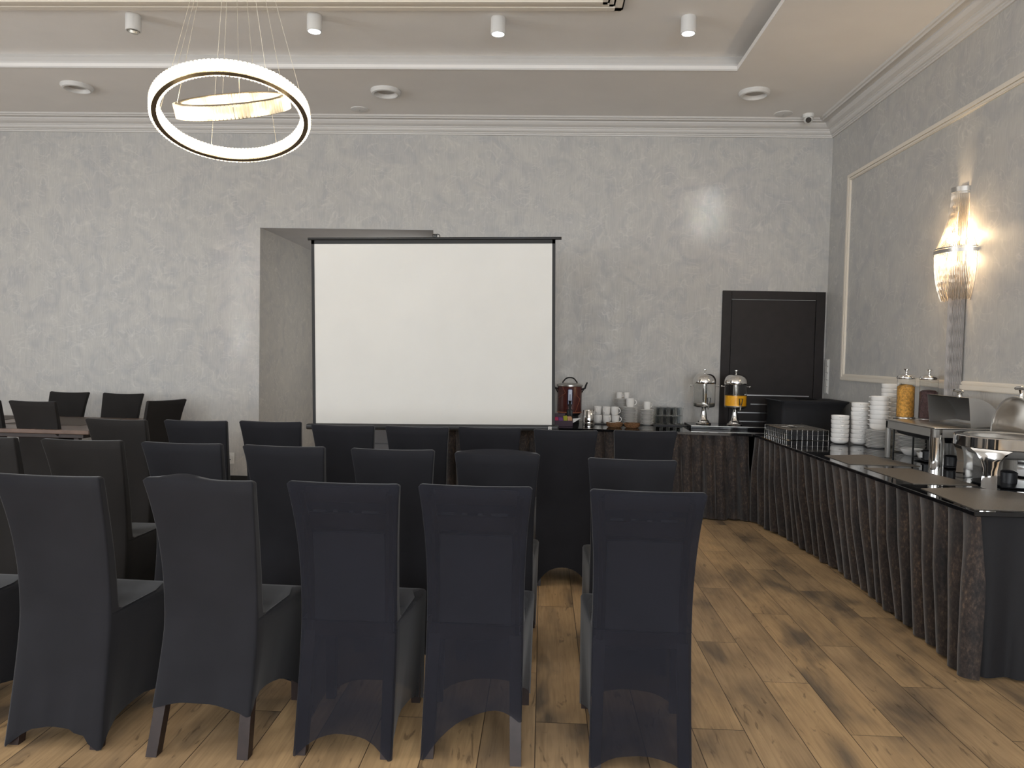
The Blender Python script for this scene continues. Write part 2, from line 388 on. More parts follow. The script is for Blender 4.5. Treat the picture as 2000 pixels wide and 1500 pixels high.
# moulded frame on the raised ceiling field
b = B()
FX0, FX1, FY0, FY1 = -5.2, 0.52, -1.4, 5.50
for (o, wd, dz) in ((0, .17, .012), (.012, .05, .026), (.075, .03, .022), (.12, .035, .03)):
    x0, x1, y0, y1 = FX0 + o, FX1 - o, FY0 + o, FY1 - o
    box(b, x0, x1, y1 - wd, y1, ZU - dz, ZU + .01); box(b, x0, x1, y0, y0 + wd, ZU - dz, ZU + .01)
    box(b, x0, x0 + wd, y0, y1, ZU - dz, ZU + .01); box(b, x1 - wd, x1, y0, y1, ZU - dz, ZU + .01)
struct('trim_3', b, M['frame_white'])
# cornice round the room
cp = [(0, 3.700), (.014, 3.700), (.016, 3.712), (.026, 3.716), (.026, 3.726), (.040, 3.730), (.052, 3.742), (.058, 3.758), (.066, 3.762), (.066, 3.770),
      (.078, 3.774), (.100, 3.784), (.116, 3.800), (.120, 3.806), (.120, 3.818), (.150, 3.822), (.168, 3.822), (.170, 3.814), (.182, 3.812), (.190, 3.822), (.205, 3.826), (.212, 3.838), (.214, 3.845)]
b = B(); sweep(b, cp, ((XL, YB), (1, 0)), ((XR, YB), (-1, 0)), (0, -1)); struct('trim_4', b, M['cornice'])
b = B(); sweep(b, cp, ((XR, YB), (0, -1)), ((XR, YF), (0, 0)), (-1, 0)); struct('trim_5', b, M['cornice'])
b = B(); sweep(b, cp, ((XL, YB), (0, -1)), ((XL, YF), (0, 0)), (1, 0)); struct('trim_6', b, M['cornice'])
# wall panel moulding on the right-hand wall
b = B()
y0, y1, z0, z1 = 1.9, 7.255, 1.275, 3.225
for (o, wd, dx) in ((0, .062, .010), (.006, .030, .022), (.042, .014, .016)):
    a0, a1, c0, c1 = y0 + o, y1 - o, z0 + o, z1 - o
    box(b, XR - dx, XR + .01, a0, a1, c0, c0 + wd); box(b, XR - dx, XR + .01, a0, a1, c1 - wd, c1)
    box(b, XR - dx, XR + .01, a1 - wd, a1, c0 + wd, c1 - wd); box(b, XR - dx, XR + .01, a0, a0 + wd, c0 + wd, c1 - wd)
struct('trim_7', b, M['frame_white'])
b = B(); box(b, XL, NX0, YB - .014, YB, 0, .115); box(b, NX1, 1.80, YB - .014, YB, 0, .115); struct('baseboard_back', b, M['black_base'])
b = B(); box(b, XR - .014, XR, YF, YB - .02, 0, .115); struct('baseboard_right', b, M['black_base'])
# windows behind the camera
for i, wx in enumerate(WINX):
    b = B()
    for x0, x1, z0, z1 in ((-.68, -.6, .82, 3.08), (.6, .68, .82, 3.08), (-.6, .6, .82, .9), (-.6, .6, 3.0, 3.08), (-.03, .03, .9, 3.0), (-.6, .6, 2.25, 2.29)):
        box(b, wx + x0, wx + x1, -4.0, -3.89, z0, z1)
    struct('window_%d' % (i + 1), b, M['curtain_white'])
for i, wy in enumerate((-1.0, 2.2, 5.4)):
    b = B()
    for x0, x1, z0, z1 in ((-.73, -.65, .82, 3.08), (.65, .73, .82, 3.08), (-.65, .65, .82, .9), (-.65, .65, 3.0, 3.08), (-.03, .03, .9, 3.0), (-.65, .65, 2.25, 2.29)):
        box(b, -8.5, -8.39, wy + x0, wy + x1, z0, z1)
    struct('window_%d' % (i + 5), b, M['curtain_white'])
# door with inlaid strips
d = bpy.data.objects.new('door_1', None); C.objects.link(d); d['kind'] = 'structure'; d.location = (2.33, YB, 0)
b = B(); rbox(b, -.515, -.425, -.03, 0, 0, 2.153, .003); rbox(b, .425, .515, -.03, 0, 0, 2.153, .003); rbox(b, -.425, .425, -.03, 0, 2.07, 2.153, .003)
part('door_frame', b, M['door'], d)
b = B(); rbox(b, -.42, .42, -.018, -.001, .005, 2.064, .003); lf = part('door_leaf', b, M['door'], d)
for (x0, x1, z) in ((-.26, .385, 1.092), (-.20, .12, 1.000), (-.33, .16, .912), (-.36, .10, .822)):
    b = B(); box(b, x0, x1, -.0205, -.017, z - .005, z + .005); part('inlay_strip', b, M['steel_strip'], d)

# ------------------------------------------------------------------ ceiling fittings
def cyl(bm, r, z0, z1, seg=28, c=(0, 0, 0), r2=None): lathe(bm, [(0, z0), (r, z0), (r2 or r, z1), (0, z1)], seg, c)
SP = [(-3.17, 5.62), (-1.775, 5.62), (-.392, 5.66), (1.02, 5.64)]
SL = ['white ceiling spotlight with its lamp off and hanging out, beside the crystal ring lamp', 'lit white ceiling spotlight just beyond the crystal ring lamp',
      'lit white ceiling spotlight roughly above the far edge of the screen', 'lit white ceiling spotlight next to the recessed ceiling edge above the door']
for i, (x, y) in enumerate(SP):
    t = thing('ceiling_spotlight', SL[i], 'spotlight', (x, y, ZU), 0, 'cylinder spotlights on the raised ceiling')
    b = B(); lathe(b, [(0, 0), (.054, 0), (.056, -.004), (.056, -.118), (.052, -.122), (.046, -.122), (.044, -.112), (.0, -.112)], 32)
    part('lamp_body', b, M['spot_white'], t, True)
    if i == 0:
        b = B(); lathe(b, [(0, 0), (.036, 0), (.040, -.018), (.030, -.03), (0, -.024)], 24)
        o = part('bulb', b, M['lens_off'], t, True, loc=(.006, -.002, -.108)); o.rotation_euler = (.5, .35, 0)
    else:
        b = B(); lathe(b, [(0, -.121), (.030, -.1215), (.043, -.119), (.043, -.1125), (0, -.1125)], 24); part('bulb', b, M['lens_on'], t, True)
        ld = bpy.data.lights.new('spot', 'SPOT'); ld.energy = 14; ld.spot_size = 1.3; ld.spot_blend = .6; ld.color = (.92, .96, 1); ld.shadow_soft_size = .04
        lo = bpy.data.objects.new('spot_beam', ld); C.objects.link(lo); lo.location = (x, y, ZU - .135)
for (x, y, l) in ((-4.33, 6.74, 'round unlit ceiling downlight on the lower ceiling, beyond the unlit spotlight'), (-1.49, 6.82, 'round unlit ceiling downlight above the niche and the screen'),
                  (1.83, 6.80, 'round unlit ceiling downlight near the security camera and door')):
    t = thing('ceiling_downlight', l, 'ceiling light', (x, y, ZC), 0, 'round downlights on the lower ceiling')
    b = B(); lathe(b, [(.085, 0), (.135, 0), (.138, -.012), (.125, -.034), (.108, -.038), (.10, -.03), (.092, -.004), (.085, -.001)], 40); part('trim_ring', b, M['spot_white'], t, True)
    b = B(); lathe(b, [(0, -.003), (.088, -.003), (.088, -.001), (0, -.001)], 40); part('diffuser', b, M['downlight_glass'], t)
for (x, y, l) in ((-1.86, 7.34, 'small flat white ceiling disc above the wall niche'), (2.27, 7.38, 'small flat white ceiling disc beside the dome camera')):
    t = thing('ceiling_speaker', l, 'ceiling disc', (x, y, ZC), 0, 'flat ceiling discs near the back wall')
    b = B(); lathe(b, [(0, -.012), (.06, -.012), (.085, -.006), (.088, 0), (0, 0)], 32); part('cover_disc', b, M['spot_white'], t, True)
    b = B(); lathe(b, [(0, -.017), (.008, -.015), (.009, -.011), (0, -.011)], 12); part('centre_button', b, M['downlight_glass'], t, True)
t = thing('dome_camera', 'small white dome security camera on the ceiling in the room corner', 'security camera', (2.515, 7.40, ZC))
b = B(); lathe(b, [(0, 0), (.052, 0), (.054, -.02), (.048, -.034), (0, -.034)], 28); part('mount', b, M['plastic_white'], t, True)
b = B(); bmesh.ops.create_uvsphere(b, u_segments=24, v_segments=14, radius=.042); o = part('eyeball', b, M['plastic_white'], t, True, loc=(0, -.004, -.05))
b = B(); lathe(b, [(0, 0), (.020, 0), (.024, -.004), (.026, -.012), (0, -.012)], 24)
o2 = part('lens', b, M['camblack'], o, True, loc=(-.012, -.037, -.016)); o2.rotation_euler = (PI / 2 + 3.5, 0, -.3)

# ------------------------------------------------------------------ crystal ring chandelier
ch = thing('ring_chandelier', 'chandelier of two tilted glowing crystal rings hung on thin cables', 'chandelier', (-1.72, 4.02, ZU))
def rotm(a, bb): return Matrix.Rotation(bb, 4, 'Y') @ Matrix.Rotation(a, 4, 'X')
def ring(center, a, bb, R, h, up, n, mglow, name):
    mt = Matrix.Translation(Vector(center) - Vector((-1.72, 4.02, ZU))) @ rotm(a, bb)
    s = 1 if up else -1
    b = B()
    for k in range(n):
        th = 2 * PI * k / n; rm = mt @ Matrix.Rotation(th, 4, 'Z')
        for rr in (R + .012, R - .03):
            wv = 2 * PI * rr / n * .40
            t0 = B(); box(t0, rr - .006, rr + .006, -wv, wv, min(0, s * h), max(0, s * h)); bmesh.ops.bevel(t0, geom=[e for e in t0.edges if abs(e.verts[0].co.z - e.verts[1].co.z) > .02], offset=.004, segments=1, affect='EDGES')
            join(b, t0, rm)
    o = part(name, b, mglow, ch); o['kind'] = 'stuff'
    b = B()
    for zz in (0, s * h):
        t0 = B(); lathe(t0, [(R - .022, zz - .004), (R + .004, zz - .004), (R + .004, zz + .004), (R - .022, zz + .004), (R - .022, zz - .004)], 96); join(b, t0, mt)
    o = part('ring_frame', b, M['ring_metal'], ch, True, 30)
    return mt
mt1 = ring((-1.738, 4.07, 2.71), -.29, -.16, .40, .062, True, 120, M['ring_glow'], 'outer_crystal_ring')
b = B(); t0 = B(); lathe(t0, [(R_, z_) for R_, z_ in ((.383, .008), (.397, .008), (.397, .054), (.383, .054), (.383, .008))], 96); join(b, t0, mt1); part('led_band', b, M['led'], ch, True, 30)
mt2 = ring((-1.695, 3.96, 2.79), .45, -.05, .280, .068, False, 96, M['ring_dim'], 'inner_crystal_ring')
b = B()
base = Vector((-1.72, 4.02, ZU))
for (mt, R, z, angs) in ((mt1, .39, .062, (0.2, 1.3, 2.3, 3.3, 4.4, 5.4)), (mt2, .275, 0.0, (.5, 2.1, 3.6, 5.2))):
    for a in angs:
        p = mt @ Vector((R * math.cos(a), R * math.sin(a), z)); q = Vector((.055 * math.cos(a), .055 * math.sin(a), -.03))
        tube(b, [p, q], .0012, 5)
part('cable', b, M['cable'], ch)
b = B(); lathe(b, [(0, 0), (.15, 0), (.15, -.03), (0, -.03)], 40); part('canopy', b, M['ring_metal'], ch, True)

# ------------------------------------------------------------------ projector screen
sc = thing('projector_screen', 'white tripod projector screen with black border standing before the niche', 'projection screen', (-.93, 6.2, 0), 0)
def tilt(z, x):  # hangs a touch out of square
    return z + (x) * .017
b = B(); rows = []
for z in (.85, 2.372): rows.append([(x + (-.014 if z > 1 else .016), 0, tilt(z, x)) for x in (-1.0, -.5, 0, .5, 1.0)])
grid(b, rows); r_ = part('projection_surface', b, M['screen'], sc)
md = r_.modifiers.new('s', 'SOLIDIFY'); md.thickness = .002
b = B()
for sx in (-1, 1):
    vs = []
    for (z, dx) in ((.85, .016), (2.40, -.014)):
        for k in (0.998, 1.024): vs.append((sx * k + dx, -.0015, tilt(z, sx)))
    f = [b.verts.new(v) for v in vs]; b.faces.new((f[0], f[1], f[3], f[2]))
vs = [b.verts.new(v) for v in ((-1.038, -.0015, tilt(2.365, -1)), (1.01, -.0015, tilt(2.365, 1)), (1.01, -.0015, tilt(2.40, 1)), (-1.038, -.0015, tilt(2.40, -1)))]; b.faces.new(vs)
vs = [b.verts.new(v) for v in ((-1.0, -.0015, tilt(.845, -1)), (1.04, -.0015, tilt(.845, 1)), (1.04, -.0015, tilt(.857, 1)), (-1.0, -.0015, tilt(.857, -1)))]; b.faces.new(vs)
part('black_border', b, M['black_edge'], sc)
b = B(); tube(b, [(-1.065, 0, tilt(2.408, -1.06)), (1.06, 0, tilt(2.408, 1.06))], .012, 12)
part('top_bar', b, M['black_metal'], sc, True)
b = B(); rbox(b, -1.06, 1.075, -.03, .035, -.024, .024, .012, 3, Matrix.Translation((0, .0, .830)) @ Matrix.Rotation(-.017, 4, 'Y')); part('roller_case', b, M['black_metal'], sc, True)
b = B(); rbox(b, .985, 1.013, -.034, -.0295, .834, .862, .001, 1); o = part('case_label', b, M['plastic_white'], sc); o['label'] = 'small white label on the case end'
b = B(); rbox(b, .992, 1.006, -.0352, -.0338, .839, .843, .0003, 1); rbox(b, .996, 1.002, -.0352, -.0338, .848, .857, .0003, 1); part('label_mark', b, M['black_metal'], o)
b = B(); tube(b, [(.005, .045, .12), (.005, .045, 2.42)], .014, 12); part('pole', b, M['black_metal'], sc, True)
b = B(); tube(b, arc((.025, .03, 2.432), .018, 0, 2 * PI, 14)[:-1], .004, 6, closed=True); rbox(b, -.02, .018, .02, .055, 2.415, 2.452, .005); part('hook', b, M['black_metal'], sc, True)
for k in range(3):
    a = PI / 2 + k * 2 * PI / 3
    b = B(); tube(b, [(.005, .045, .42), (.005 + .42 * math.cos(a), .045 + .42 * math.sin(a), .012)], .010, 8); part('leg', b, M['black_metal'], sc, True)

# grey chest glimpsed in the niche under the screen
t = thing('storage_cabinet', 'grey drawer cabinet glimpsed in the niche below the screen', 'cabinet', (-1.80, 8.0, 0))
b = B(); rbox(b, -.45, .45, -.18, .22, 0, .635, .004); part('body', b, M['grey_cab'], t)
for z0, z1 in ((.03, .23), (.24, .475), (.485, .625)):
    b = B(); rbox(b, -.44, .44, -.196, -.181, z0, z1, .003); part('drawer', b, M['grey_cab'], t)

# ------------------------------------------------------------------ stretch-covered chairs
def perim(hwr, hwf, yr, yf, r=.012):
    # rounded quad outline, 4 sides of nr/ns/nf/ns points plus 3-point corners; returns list of (x,y,side,u)
    cs = [(-hwr, yr), (hwr, yr), (hwf, yf), (-hwf, yf)]; ns = [13, 9, 13, 9]; out = []
    for s in range(4):
        A, Bc = Vector(cs[s]), Vector(cs[(s + 1) % 4]); L = (Bc - A).length; rr = min(r, L * .45)
        d = (Bc - A) / L
        for k in range(ns[s]):
            u = k / (ns[s] - 1); p = A + d * (rr + (L - 2 * rr) * u); out.append((p.x, p.y, s, 2 * u - 1))
        N = Vector(cs[(s + 2) % 4]); L2 = (N - Bc).length; d2 = (N - Bc) / L2; r2 = min(r, L2 * .45)
        P0, P1 = Bc - d * rr, Bc + d2 * r2
        for f in (.33, .67):
            q = P0.lerp(Bc, f).lerp(Bc.lerp(P1, f), f); out.append((q.x, q.y, s, 1.0))
    return out
def chair_cover(hem=(.10, .07, .09, .07), base=(0, 0, 0, 0), seed=0, loose=0.0, loose_back=False, crease=0.0):
    # hem: arch height of rear/right/front/left sides; base: lifted hem at corners rear-left, rear-right, front-right, front-left
    rnd = random.Random(seed); ph = [rnd.uniform(0, 6.28) for _ in range(8)]
    bm = B(); rings = []
    for k in (0, .06, .14, .24, .36, .50, .66, .82, .95):
        zt = .44; kk = k
        g = k
        hwr = .180 - .004 * g; hwf = .205 + .006 * g; yr = .030 - .072 * (1 - g) ** 1.25; yf = .462 + .004 * g
        ring_ = []
        for (x, y, s, u) in perim(hwr, hwf, yr, yf):
            c0, c1 = base[s], base[(s + 1) % 4]; bb = c0 + (c1 - c0) * (u + 1) / 2
            hz = bb + hem[s] * max(0, 1 - abs(u) ** 2.6)
            z = hz + (zt - hz) * g
            pull = .028 * (1 - u * u) * (1 - g) ** 1.3
            wr = (.0022 * math.sin(9 * u + ph[s]) + crease * math.sin(17 * u + ph[s + 4]) * max(0, 1 - g * 2.2) * (1 if s == 0 else .4)) * (1 - g)
            if s == 0: y += pull * .6 + wr
            elif s == 2: y -= pull + wr
            elif s == 1: x -= pull + wr
            else: x += pull + wr
            z = max(z, .004)
            ring_.append((x, y, z))
        rings.append(ring_)
    for (ins, z) in ((.000, .452), (.006, .464), (.018, .470), (.05, .474)):
        rings.append([(x, y, z) for (x, y, s, u) in perim(.176, .212 - ins, .0302, .468 - ins)])
    for (yf, z) in ((.32, .478), (.20, .476), (.115, .474), (.088, .486)):
        f = (yf - .088) / .38
        rings.append([(x, y, z) for (x, y, s, u) in perim(.176, .180 + .016 * f, .0305, yf)])
    for k in range(1, 12):
        g = k / 11; z = .50 + .478 * g
        hw = .176 + .023 * g ** 2.6
        yc = .031 - .10 * g ** 1.9; th = .055 - .018 * g
        ring_ = []
        for (x, y, s, u) in perim(hw, hw, yc, yc + th, .008):
            bow = .022 * (1 - (x / hw) ** 2) * g
            zz = z + (.008 * (x / hw) ** 2 * g ** 3 if g > .5 else 0)
            ring_.append((x, y + bow, zz))
        rings.append(ring_)
    last = rings[-1]
    yc = -.069
    for (ins, dz) in ((.005, .006), (.010, .009)):
        ring_ = []
        for (x, y, s, u) in perim(.199 - ins, .199 - ins, yc + ins, yc + .037 - ins, .006):
            lz = 0
            if loose:
                xn = x / .197
                bump = math.exp(-((xn + .35) / .38) ** 2) if not loose_back else (1 - xn * xn) * (1 if s == 2 else .3)
                lz = loose * bump * (.35 if ins < .008 else 1.0) * (1.0 if s != 0 else .55)
            ring_.append((x, y + .022 * (1 - (x / .197) ** 2), .978 + dz + .008 * (x / .197) ** 2 + lz))
        rings.append(ring_)
    vr = [[bm.verts.new(p) for p in r] for r in rings]; n = len(vr[0])
    for i in range(len(vr) - 1):
        for k in range(n): bm.faces.new((vr[i][k], vr[i][(k + 1) % n], vr[i + 1][(k + 1) % n], vr[i + 1][k]))
    # close the top between rear and front edges
    top = vr[-1]
    # rear side indices 0..12, corner 13,14; right side 15..23, corner 24,25; front 26..38, corner 39,40; left 41..49, corner 50,51
    loop = list(range(n)); a_, z_ = 0, 0
    rear = [top[i] for i in range(0, 13)]; front = [top[i] for i in range(38, 25, -1)]
    for i in range(12): bm.faces.new((rear[i], rear[i + 1], front[i + 1], front[i]))
    bm.faces.new([rear[-1]] + [top[i] for i in range(13, 26)] + [front[-1]])
    bm.faces.new([front[0]] + [top[i] for i in range(39, n)] + [rear[0]])
    return bm
def leg_bm(x0, y0, x1, y1, z1=.43, a=.018, b_=.021):
    bm = B(); vs = []
    for (x, y, z, r) in ((x0, y0, 0, a), (x1, y1, z1, b_)):
        vs.append([bm.verts.new((x + sx * r, y + sy * r, z)) for sx, sy in ((-1, -1), (1, -1), (1, 1), (-1, 1))])
    for k in range(4): bm.faces.new((vs[0][k], vs[0][(k + 1) % 4], vs[1][(k + 1) % 4], vs[1][k]))
    bm.faces.new(vs[0][::-1]); bm.faces.new(vs[1]); return bm
LEGM = {
    'rl': mesh('leg', leg_bm(-.154, -.008, -.148, .070), M['legwood']), 'rr': mesh('leg', leg_bm(.154, -.008, .148, .070), M['legwood']),
    'fl': mesh('leg', leg_bm(-.180, .430, -.180, .425), M['legwood']), 'fr': mesh('leg', leg_bm(.180, .430, .180, .425), M['legwood'])}
LEG_SHOW = {'rl': mesh('leg', leg_bm(-.166, -.048, -.146, .070, a=.02), M['legwood']), 'rr': mesh('leg', leg_bm(.160, -.030, .146, .070, a=.02), M['legwood'])}
bmf = B()
for s in (-1, 1):
    tube(bmf, [(s * .146, .062, .43), (s * .144, .055, .62), (s * .148, .03, .80), (s * .158, -.03, .955)], [.017, .016, .015, .013], 6)
for z, y in ((.435, .058), (.845, .015), (.945, -.012)):
    rbox(bmf, -.15, .15, y - .008, y + .010, z - .028, z + .028, .004)
FRAME = mesh('back_frame', bmf, M['legwood'])
bmp = B(); rows = []
for z in (.468, .53, .60, .68, .75, .80):
    g = max(0, (z - .5) / .478); yy = .031 - .10 * g ** 1.9 + .016
    rows.append([(x, yy + .022 * (1 - (x / .18) ** 2) * g + .001, z) for x in (-.130, -.065, 0, .065, .130)])
grid(bmp, rows); bmp.normal_update(); bmesh.ops.solidify(bmp, geom=bmp.faces[:], thickness=.014)
for x0, x1 in ((-.125, -.075), (-.052, -.032), (.004, .024), (.052, .115)): rbox(bmp, x0, x1, -.004, .004, .876, .886, .002, 1)
PAD = mesh('back_pad', bmp, M['pad'], True, 40)
bms = B(); rbox(bms, -.162, .162, .09, .445, .40, .458, .015, 3); SEAT = mesh('seat_pad', bms, M['seatpad'], True, 40)

V = {
    'full': mesh('cover', chair_cover((.075, .08, .08, .08), seed=1, crease=.006), M['cover'], True, 65),
    'full2': mesh('cover', chair_cover((.11, .07, .10, .10), seed=5), M['cover'], True, 65),
    'far': mesh('cover', chair_cover((.12, .10, .13, .10), seed=3), M['cover'], True, 65),
    'farwarm': mesh('cover', chair_cover((.12, .10, .13, .10), seed=6), M['cover_warm'], True, 65),
    'short': mesh('cover', chair_cover((.025, .08, .06, .08), (.165, .150, .03, .03), seed=2, loose=.020), M['cover'], True, 65),
    'puckered': mesh('cover', chair_cover((.12, .10, .13, .10), seed=8, loose=.022, loose_back=True), M['cover'], True, 65),
    'sheer': mesh('cover', chair_cover((.085, .07, .08, .07), seed=9), M['sheer'], True, 65),
    'sheerleg': mesh('cover', chair_cover((.085, .06, .08, .07), (0, .155, .03, 0), seed=12), M['sheer'], True, 65),
    'sheerlow': mesh('cover', chair_cover((.05, .07, .08, .05), seed=14), M['sheer'], True, 65),
}
def chair(x, y, rz, kind, label, group):
    t = thing('banquet_chair', label, 'chair', (x, y, 0), rz, group)
    o = bpy.data.objects.new('fabric_cover', V[kind]); C.objects.link(o); o.parent = t
    full = kind in ('sheer', 'sheerleg', 'sheerlow')
    for k in ('rl', 'rr', 'fl', 'fr'):
        me = LEGM[k]
        if kind == 'short' and k in LEG_SHOW: me = LEG_SHOW[k]
        if kind == 'sheerleg' and k == 'rr': me = LEG_SHOW[k]
        part('leg', me, None, t)
    if full:
        part('back_frame', FRAME, None, t); part('back_pad', PAD, None, t); part('seat_pad', SEAT, None, t)
    return t
GA = 'black covered chairs of the front row'; GB = 'black covered chairs of the second row'; GC = 'black covered chairs of the third row'; GD = 'covered chairs around the dining table'
R = math.radians
chair(-2.33, 2.60, R(1), 'full', 'black covered chair of the nearest row, only its seat showing at the picture edge', GA)
chair(-1.735, 2.585, R(-2), 'full', 'opaque charcoal covered chair with creased cover down to the floor, nearest row', GA)
chair(-1.19, 2.585, R(-2), 'short', 'black covered chair with hem pulled up showing both dark back legs', GA)
chair(-.685, 2.60, R(-1), 'sheer', 'sheer black covered chair with pale frame bars showing, beside the bare-legged one', GA)
chair(-.226, 2.615, R(0), 'sheerleg', 'sheer black covered chair with just one bare back leg uncovered', GA)
chair(.372, 2.60, R(-2), 'sheerlow', 'sheer black covered chair alone at the aisle end of the nearest row', GA)
nB = ['seventh', 'sixth', 'fifth', 'fourth', 'third', 'second']
for i, (x, y, rz, k) in enumerate([(-2.79, 3.60, 0, 'farwarm'), (-2.248, 3.585, 1, 'farwarm'), (-1.737, 3.565, -1, 'far'), (-1.231, 3.55, -1, 'far'), (-.703, 3.53, 1, 'far')]):
    chair(x, y, R(rz), k, 'black covered chair in the second row, %s from the aisle' % nB[i], GB)
chair(-.204, 3.485, R(1), 'puckered', 'black covered chair with a gaping loose fold along its top, second row', GB)
chair(.414, 3.40, R(-3), 'full2', 'black covered chair at the aisle end of the second row', GB)
nC = ['eighth', 'seventh', 'sixth', 'fifth', 'fourth', 'third', 'second']
for i, (x, y, rz, k) in enumerate([(-2.695, 4.64, -2, 'farwarm'), (-2.208, 4.69, 3, 'far'), (-1.746, 4.75, 2, 'far'), (-1.24, 4.63, 0, 'far'), (-.776, 4.645, 0, 'far'), (-.329, 4.705, 2, 'far'), (.151, 4.66, -1, 'far')]):
    chair(x, y, R(rz), k, 'black covered chair in the row facing the screen, %s from the aisle end' % nC[i], GC)
chair(.65, 4.735, R(3), 'far', 'black covered chair at the aisle end of the row nearest the screen', GC)
chair(-4.187, 5.98, R(-1), 'farwarm', 'dark covered chair on the near side of the dining table, standing fully in view', GD)
chair(-4.665, 5.98, R(0), 'farwarm', 'dark covered chair on the near side of the dining table, cut by the picture edge', GD)
chair(-4.73, 7.19, PI, 'farwarm', 'dark covered chair against the wall, farther from the screen', GD)
chair(-4.165, 7.17, PI + R(3), 'farwarm', 'dark covered chair against the wall, closer to the screen', GD)
chair(-3.36, 6.44, R(67), 'farwarm', 'dark covered chair turned sideways at the end of the dining table', GD)

# ------------------------------------------------------------------ dining table by the wall
t = thing('dining_table', 'long brown folding dining table along the wall behind the chairs', 'table', (-4.9, 6.55, 0))
b = B(); rbox(b, -1.15, 1.17, -.60, .55, .722, .757, .006); part('tabletop', b, M['tabletop'], t)
b = B(); rbox(b, -1.1, 1.1, -.56, .5, .685, .721, .004); part('apron', b, M['legwood'], t)
for x in (-1.0, 1.0):
    for y in (-.48, .44):
        b = B(); rbox(b, x - .022, x + .022, y - .022, y + .022, 0, .685, .004); part('leg', b, M['legwood'], t)
    b = B(); tube(b, [(x - (.02 if x > 0 else -.02), -.48, .40), (x - (.42 if x > 0 else -.42), -.48, .69)], .014, 8); part('brace', b, M['black_metal'], t, True)
for x, l in ((-5.35, 'dark woven placemat on the dining table, at its far end from the screen'), (-4.42, 'dark woven placemat on the dining table before the chairs nearest the screen')):
    b = B(); rbox(b, -.30, .40, -.30, .42, 0, .003, .001, 1); o = part('table_mat', b, M['runner'], loc=(x, 6.6, .7572)); tag(o, l, 'placemat', 'mats on the dining table')

# ------------------------------------------------------------------ buffet counters with pleated skirts
ZT = .79
def skirt(path_top, path_bot, ztop, zbot, pitch, amp, seed, mname):
    rnd = random.Random(seed)
    def resample(path, n):
        L = [0]
        for i in range(1, len(path)): L.append(L[-1] + (Vector(path[i]) - Vector(path[i - 1])).length)
        out = []
        for k in range(n):
            s = L[-1] * k / (n - 1); i = 1
            while i < len(path) - 1 and L[i] < s: i += 1
            f = (s - L[i - 1]) / (L[i] - L[i - 1]); out.append(Vector(path[i - 1]).lerp(Vector(path[i]), f))
        return out, L[-1]
    _, Lt = resample(path_top, 2); npl = int(Lt / pitch); n = npl * 12 + 1
    T, _ = resample(path_top, n); Bt, _ = resample(path_bot, n)
    widths = [rnd.uniform(.6, 1.4) for _ in range(npl + 2)]
    amps = [rnd.uniform(.65, 1.25) for _ in range(npl + 2)]
    drift = [rnd.uniform(-.012, .012) for _ in range(npl + 2)]
    rows = []
    for k in range(13):
        g = k / 12; z = ztop + (zbot - ztop) * g; row = []
        for i in range(n):
            p = T[i].lerp(Bt[i], g); a = T[max(0, i - 1)]; c = T[min(n - 1, i + 1)]; d = (c - a).normalized(); nn = Vector((d.y, -d.x))
            j = i // 12; f = (i % 12) / 12
            ff = f
            w_ = math.sin(PI * ff) ** .7
            am = amp * (amps[min(j, npl)] * (1 - f) + amps[min(j + 1, npl)] * f) * (.30 + .70 * min(1, g * 2.4))
            am *= 1 + .25 * math.sin(g * 3 + j * 1.7)
            p = p + nn * (am * (w_ - .5)) + d * (drift[min(j, npl)] * g)
            row.append((p.x, p.y, z + (.006 * math.sin(j * 2.3) if k == 12 else 0)))
        rows.append(row)
    bm = B(); grid(bm, rows); return bm
def slab(bm, pts, z0, z1):
    lo = [bm.verts.new((x, y, z0)) for x, y in pts]; hi = [bm.verts.new((x, y, z1)) for x, y in pts]
    bm.faces.new(lo[::-1]); bm.faces.new(hi); n = len(pts)
    for i in range(n): bm.faces.new((lo[i], lo[(i + 1) % n], hi[(i + 1) % n], hi[i]))
# back run
cb = thing('buffet_table', 'black glass topped buffet table with pleated brown skirt along the back wall', 'buffet table', (0, 0, 0), 0, 'L-shaped buffet')
b = B(); slab(b, [(-1.14, 6.86), (.57, 6.80), (1.884, 6.69), (2.84, 6.69), (2.84, 7.66), (-1.14, 7.66)], ZT - .022, ZT)
bmesh.ops.bevel(b, geom=b.edges[:], offset=.003, segments=1, affect='EDGES'); part('glass_top', b, M['glass_black'], cb)
part('table_skirt', skirt([(-1.10, 6.90), (.57, 6.835), (1.86, 6.73)], [(-1.08, 6.88), (.57, 6.80), (1.90, 6.70)], ZT - .024, .012, .098, .046, 4, ''), M['velvet'], cb, True, 80)
b = B(); box(b, -1.08, 1.9, 6.93, 7.62, .70, ZT - .025); part('tabletop_frame', b, M['black_cloth'], cb)
for x in (-1.0, .4, 1.8):
    for y in (7.0, 7.56):
        b = B(); tube(b, [(x, y, 0), (x, y, .70)], .015, 8); part('leg', b, M['black_metal'], cb, True)
# side run
cr = thing('buffet_table', 'black glass topped buffet table with pleated brown skirt along the sconce wall', 'buffet table', (0, 0, 0), 0, 'L-shaped buffet')
b = B(); slab(b, [(1.886, 6.686), (1.951, 3.395), (2.84, 3.42), (2.84, 6.686)], ZT - .022, ZT)
bmesh.ops.bevel(b, geom=b.edges[:], offset=.003, segments=1, affect='EDGES'); part('glass_top', b, M['glass_black'], cr)
part('table_skirt', skirt([(1.905, 6.715), (1.95, 5.2), (1.97, 3.95), (1.985, 3.425)], [(1.90, 6.715), (2.02, 6.05), (2.075, 5.3), (2.07, 4.7), (2.03, 3.9), (1.975, 3.40), ], ZT - .024, .014, .122, .062, 11, ''), M['velvet'], cr, True, 80)
